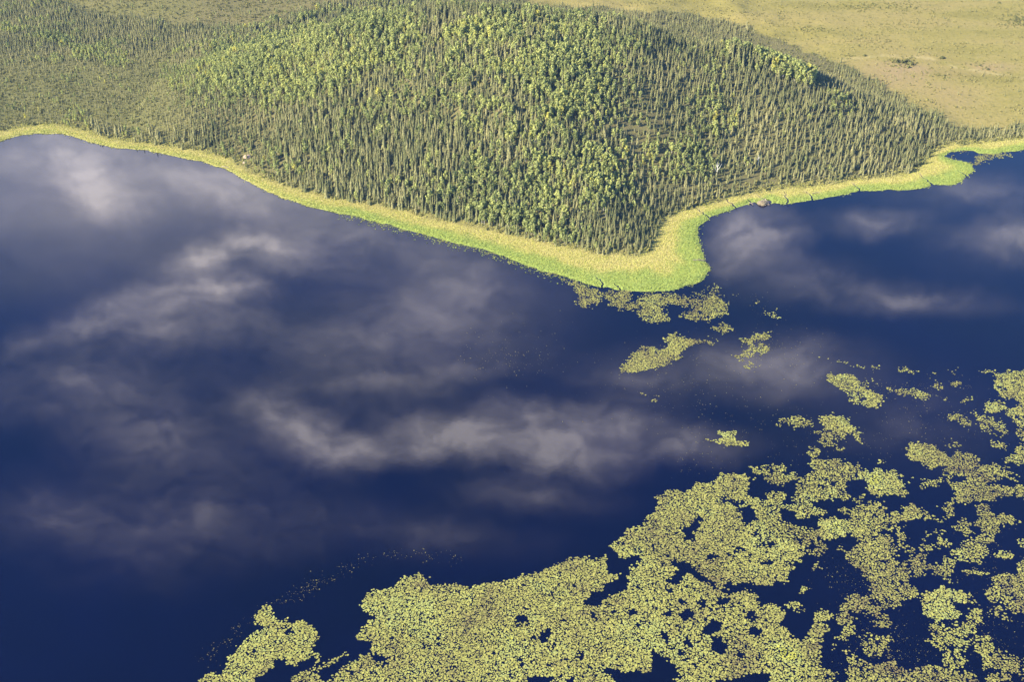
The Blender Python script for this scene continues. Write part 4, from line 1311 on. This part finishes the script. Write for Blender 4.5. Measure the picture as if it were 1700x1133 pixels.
def boulder(px, py, s, label):
    x, y, z = at(px, py)
    import bmesh
    bm = bmesh.new()
    bmesh.ops.create_icosphere(bm, subdivisions=3, radius=1)
    q = random.randrange(1000)
    for v in bm.verts:
        c = v.co
        k = .78 + .45 * float(fbm(np.array([c.x * 1.3 + q]), np.array([c.y * 1.3 + c.z * 1.7]), 77)[0])
        c *= k
        c.z = max(c.z, -.4)
    for v in bm.verts:
        v.co = Vector((v.co.x * s, v.co.y * s * .8, v.co.z * s * .62))
    me = bpy.data.meshes.new('boulder')
    bm.to_mesh(me)
    bm.free()
    o = obj('boulder', me, M_ROCK)
    o.location = (x, y, z + .2 * s)
    tag(o, label, 'boulder', 'pale boulders near the left shore')


boulder(411, 262, 1.5, 'larger pinkish pale boulder in the clearing near the left shore')
boulder(406, 271, .7, 'smaller whitish boulder below the pinkish one near the left shore')


def log(a, b, rad, label):
    x0, y0, z0 = at(*a)
    x1, y1, z1 = at(*b)
    o = thing('drift_log', label, 'log', (x0, y0, 0), 'drift logs along the shore')
    p, q = Vector((0, 0, max(z0, .05) + .2)), Vector((x1 - x0, y1 - y0, max(z1, .05) + .2))
    v, f = tube([p, p.lerp(q, .4) + Vector((0, .15, .06)), q], [rad, rad * .8, rad * .35], 7)
    obj('trunk', mesh_np('log_trunk', v, [f]), M_STICK, o)
    for t, s in ((.45, 1), (.7, -1)):
        m = p.lerp(q, t)
        d = (q - p).normalized()
        sd_ = Vector((-d.y, d.x, .25)) * s * .7
        v, f = tube([m, m + sd_ * .6 + d * .3, m + sd_ + d * .7], [rad * .45, rad * .3, rad * .12], 5)
        obj('branch', mesh_np('log_branch', v, [f]), M_STICK, o)


log((1270, 331), (1277, 342), .16, 'dark drift log lying against the right side of the lodge')
log((1243, 338), (1250, 341), .13, 'short drift log in the water left of the beaver lodge')
log((1349, 322), (1362, 320), .12, 'small dead branch lying on the sedge beside a channel')
log((1150, 433), (1172, 433), .12, 'thin drift log lying across the green tip of the point')
log((368, 277), (380, 279), .14, 'dark drift log at the sedge edge of the left shore')


# ------------------------------------------------------------------ the air
def air():
    m = bpy.data.materials.new('thin_haze')
    m.use_nodes = True
    nt = m.node_tree
    nt.nodes.clear()
    out = nt.nodes.new('ShaderNodeOutputMaterial')
    v = nt.nodes.new('ShaderNodeVolumePrincipled')
    v.inputs['Color'].default_value = (0.13, 0.32, 1.0, 1)
    v.inputs['Density'].default_value = 0.000085
    v.inputs['Anisotropy'].default_value = 0.0
    nt.links.new(v.outputs[0], out.inputs['Volume'])
    a, z0, z1 = 20000.0, -12.0, 186.0
    V = [(-a, -a, z0), (a, -a, z0), (a, a, z0), (-a, a, z0), (-a, -a, z1), (a, -a, z1), (a, a, z1), (-a, a, z1)]
    F = np.array([[3, 2, 1, 0], [4, 5, 6, 7], [0, 1, 5, 4], [1, 2, 6, 5], [2, 3, 7, 6], [3, 0, 4, 7]])
    o = obj('haze', mesh_np('haze', V, [F]), m)
    tag(o, kind='stuff')


air()
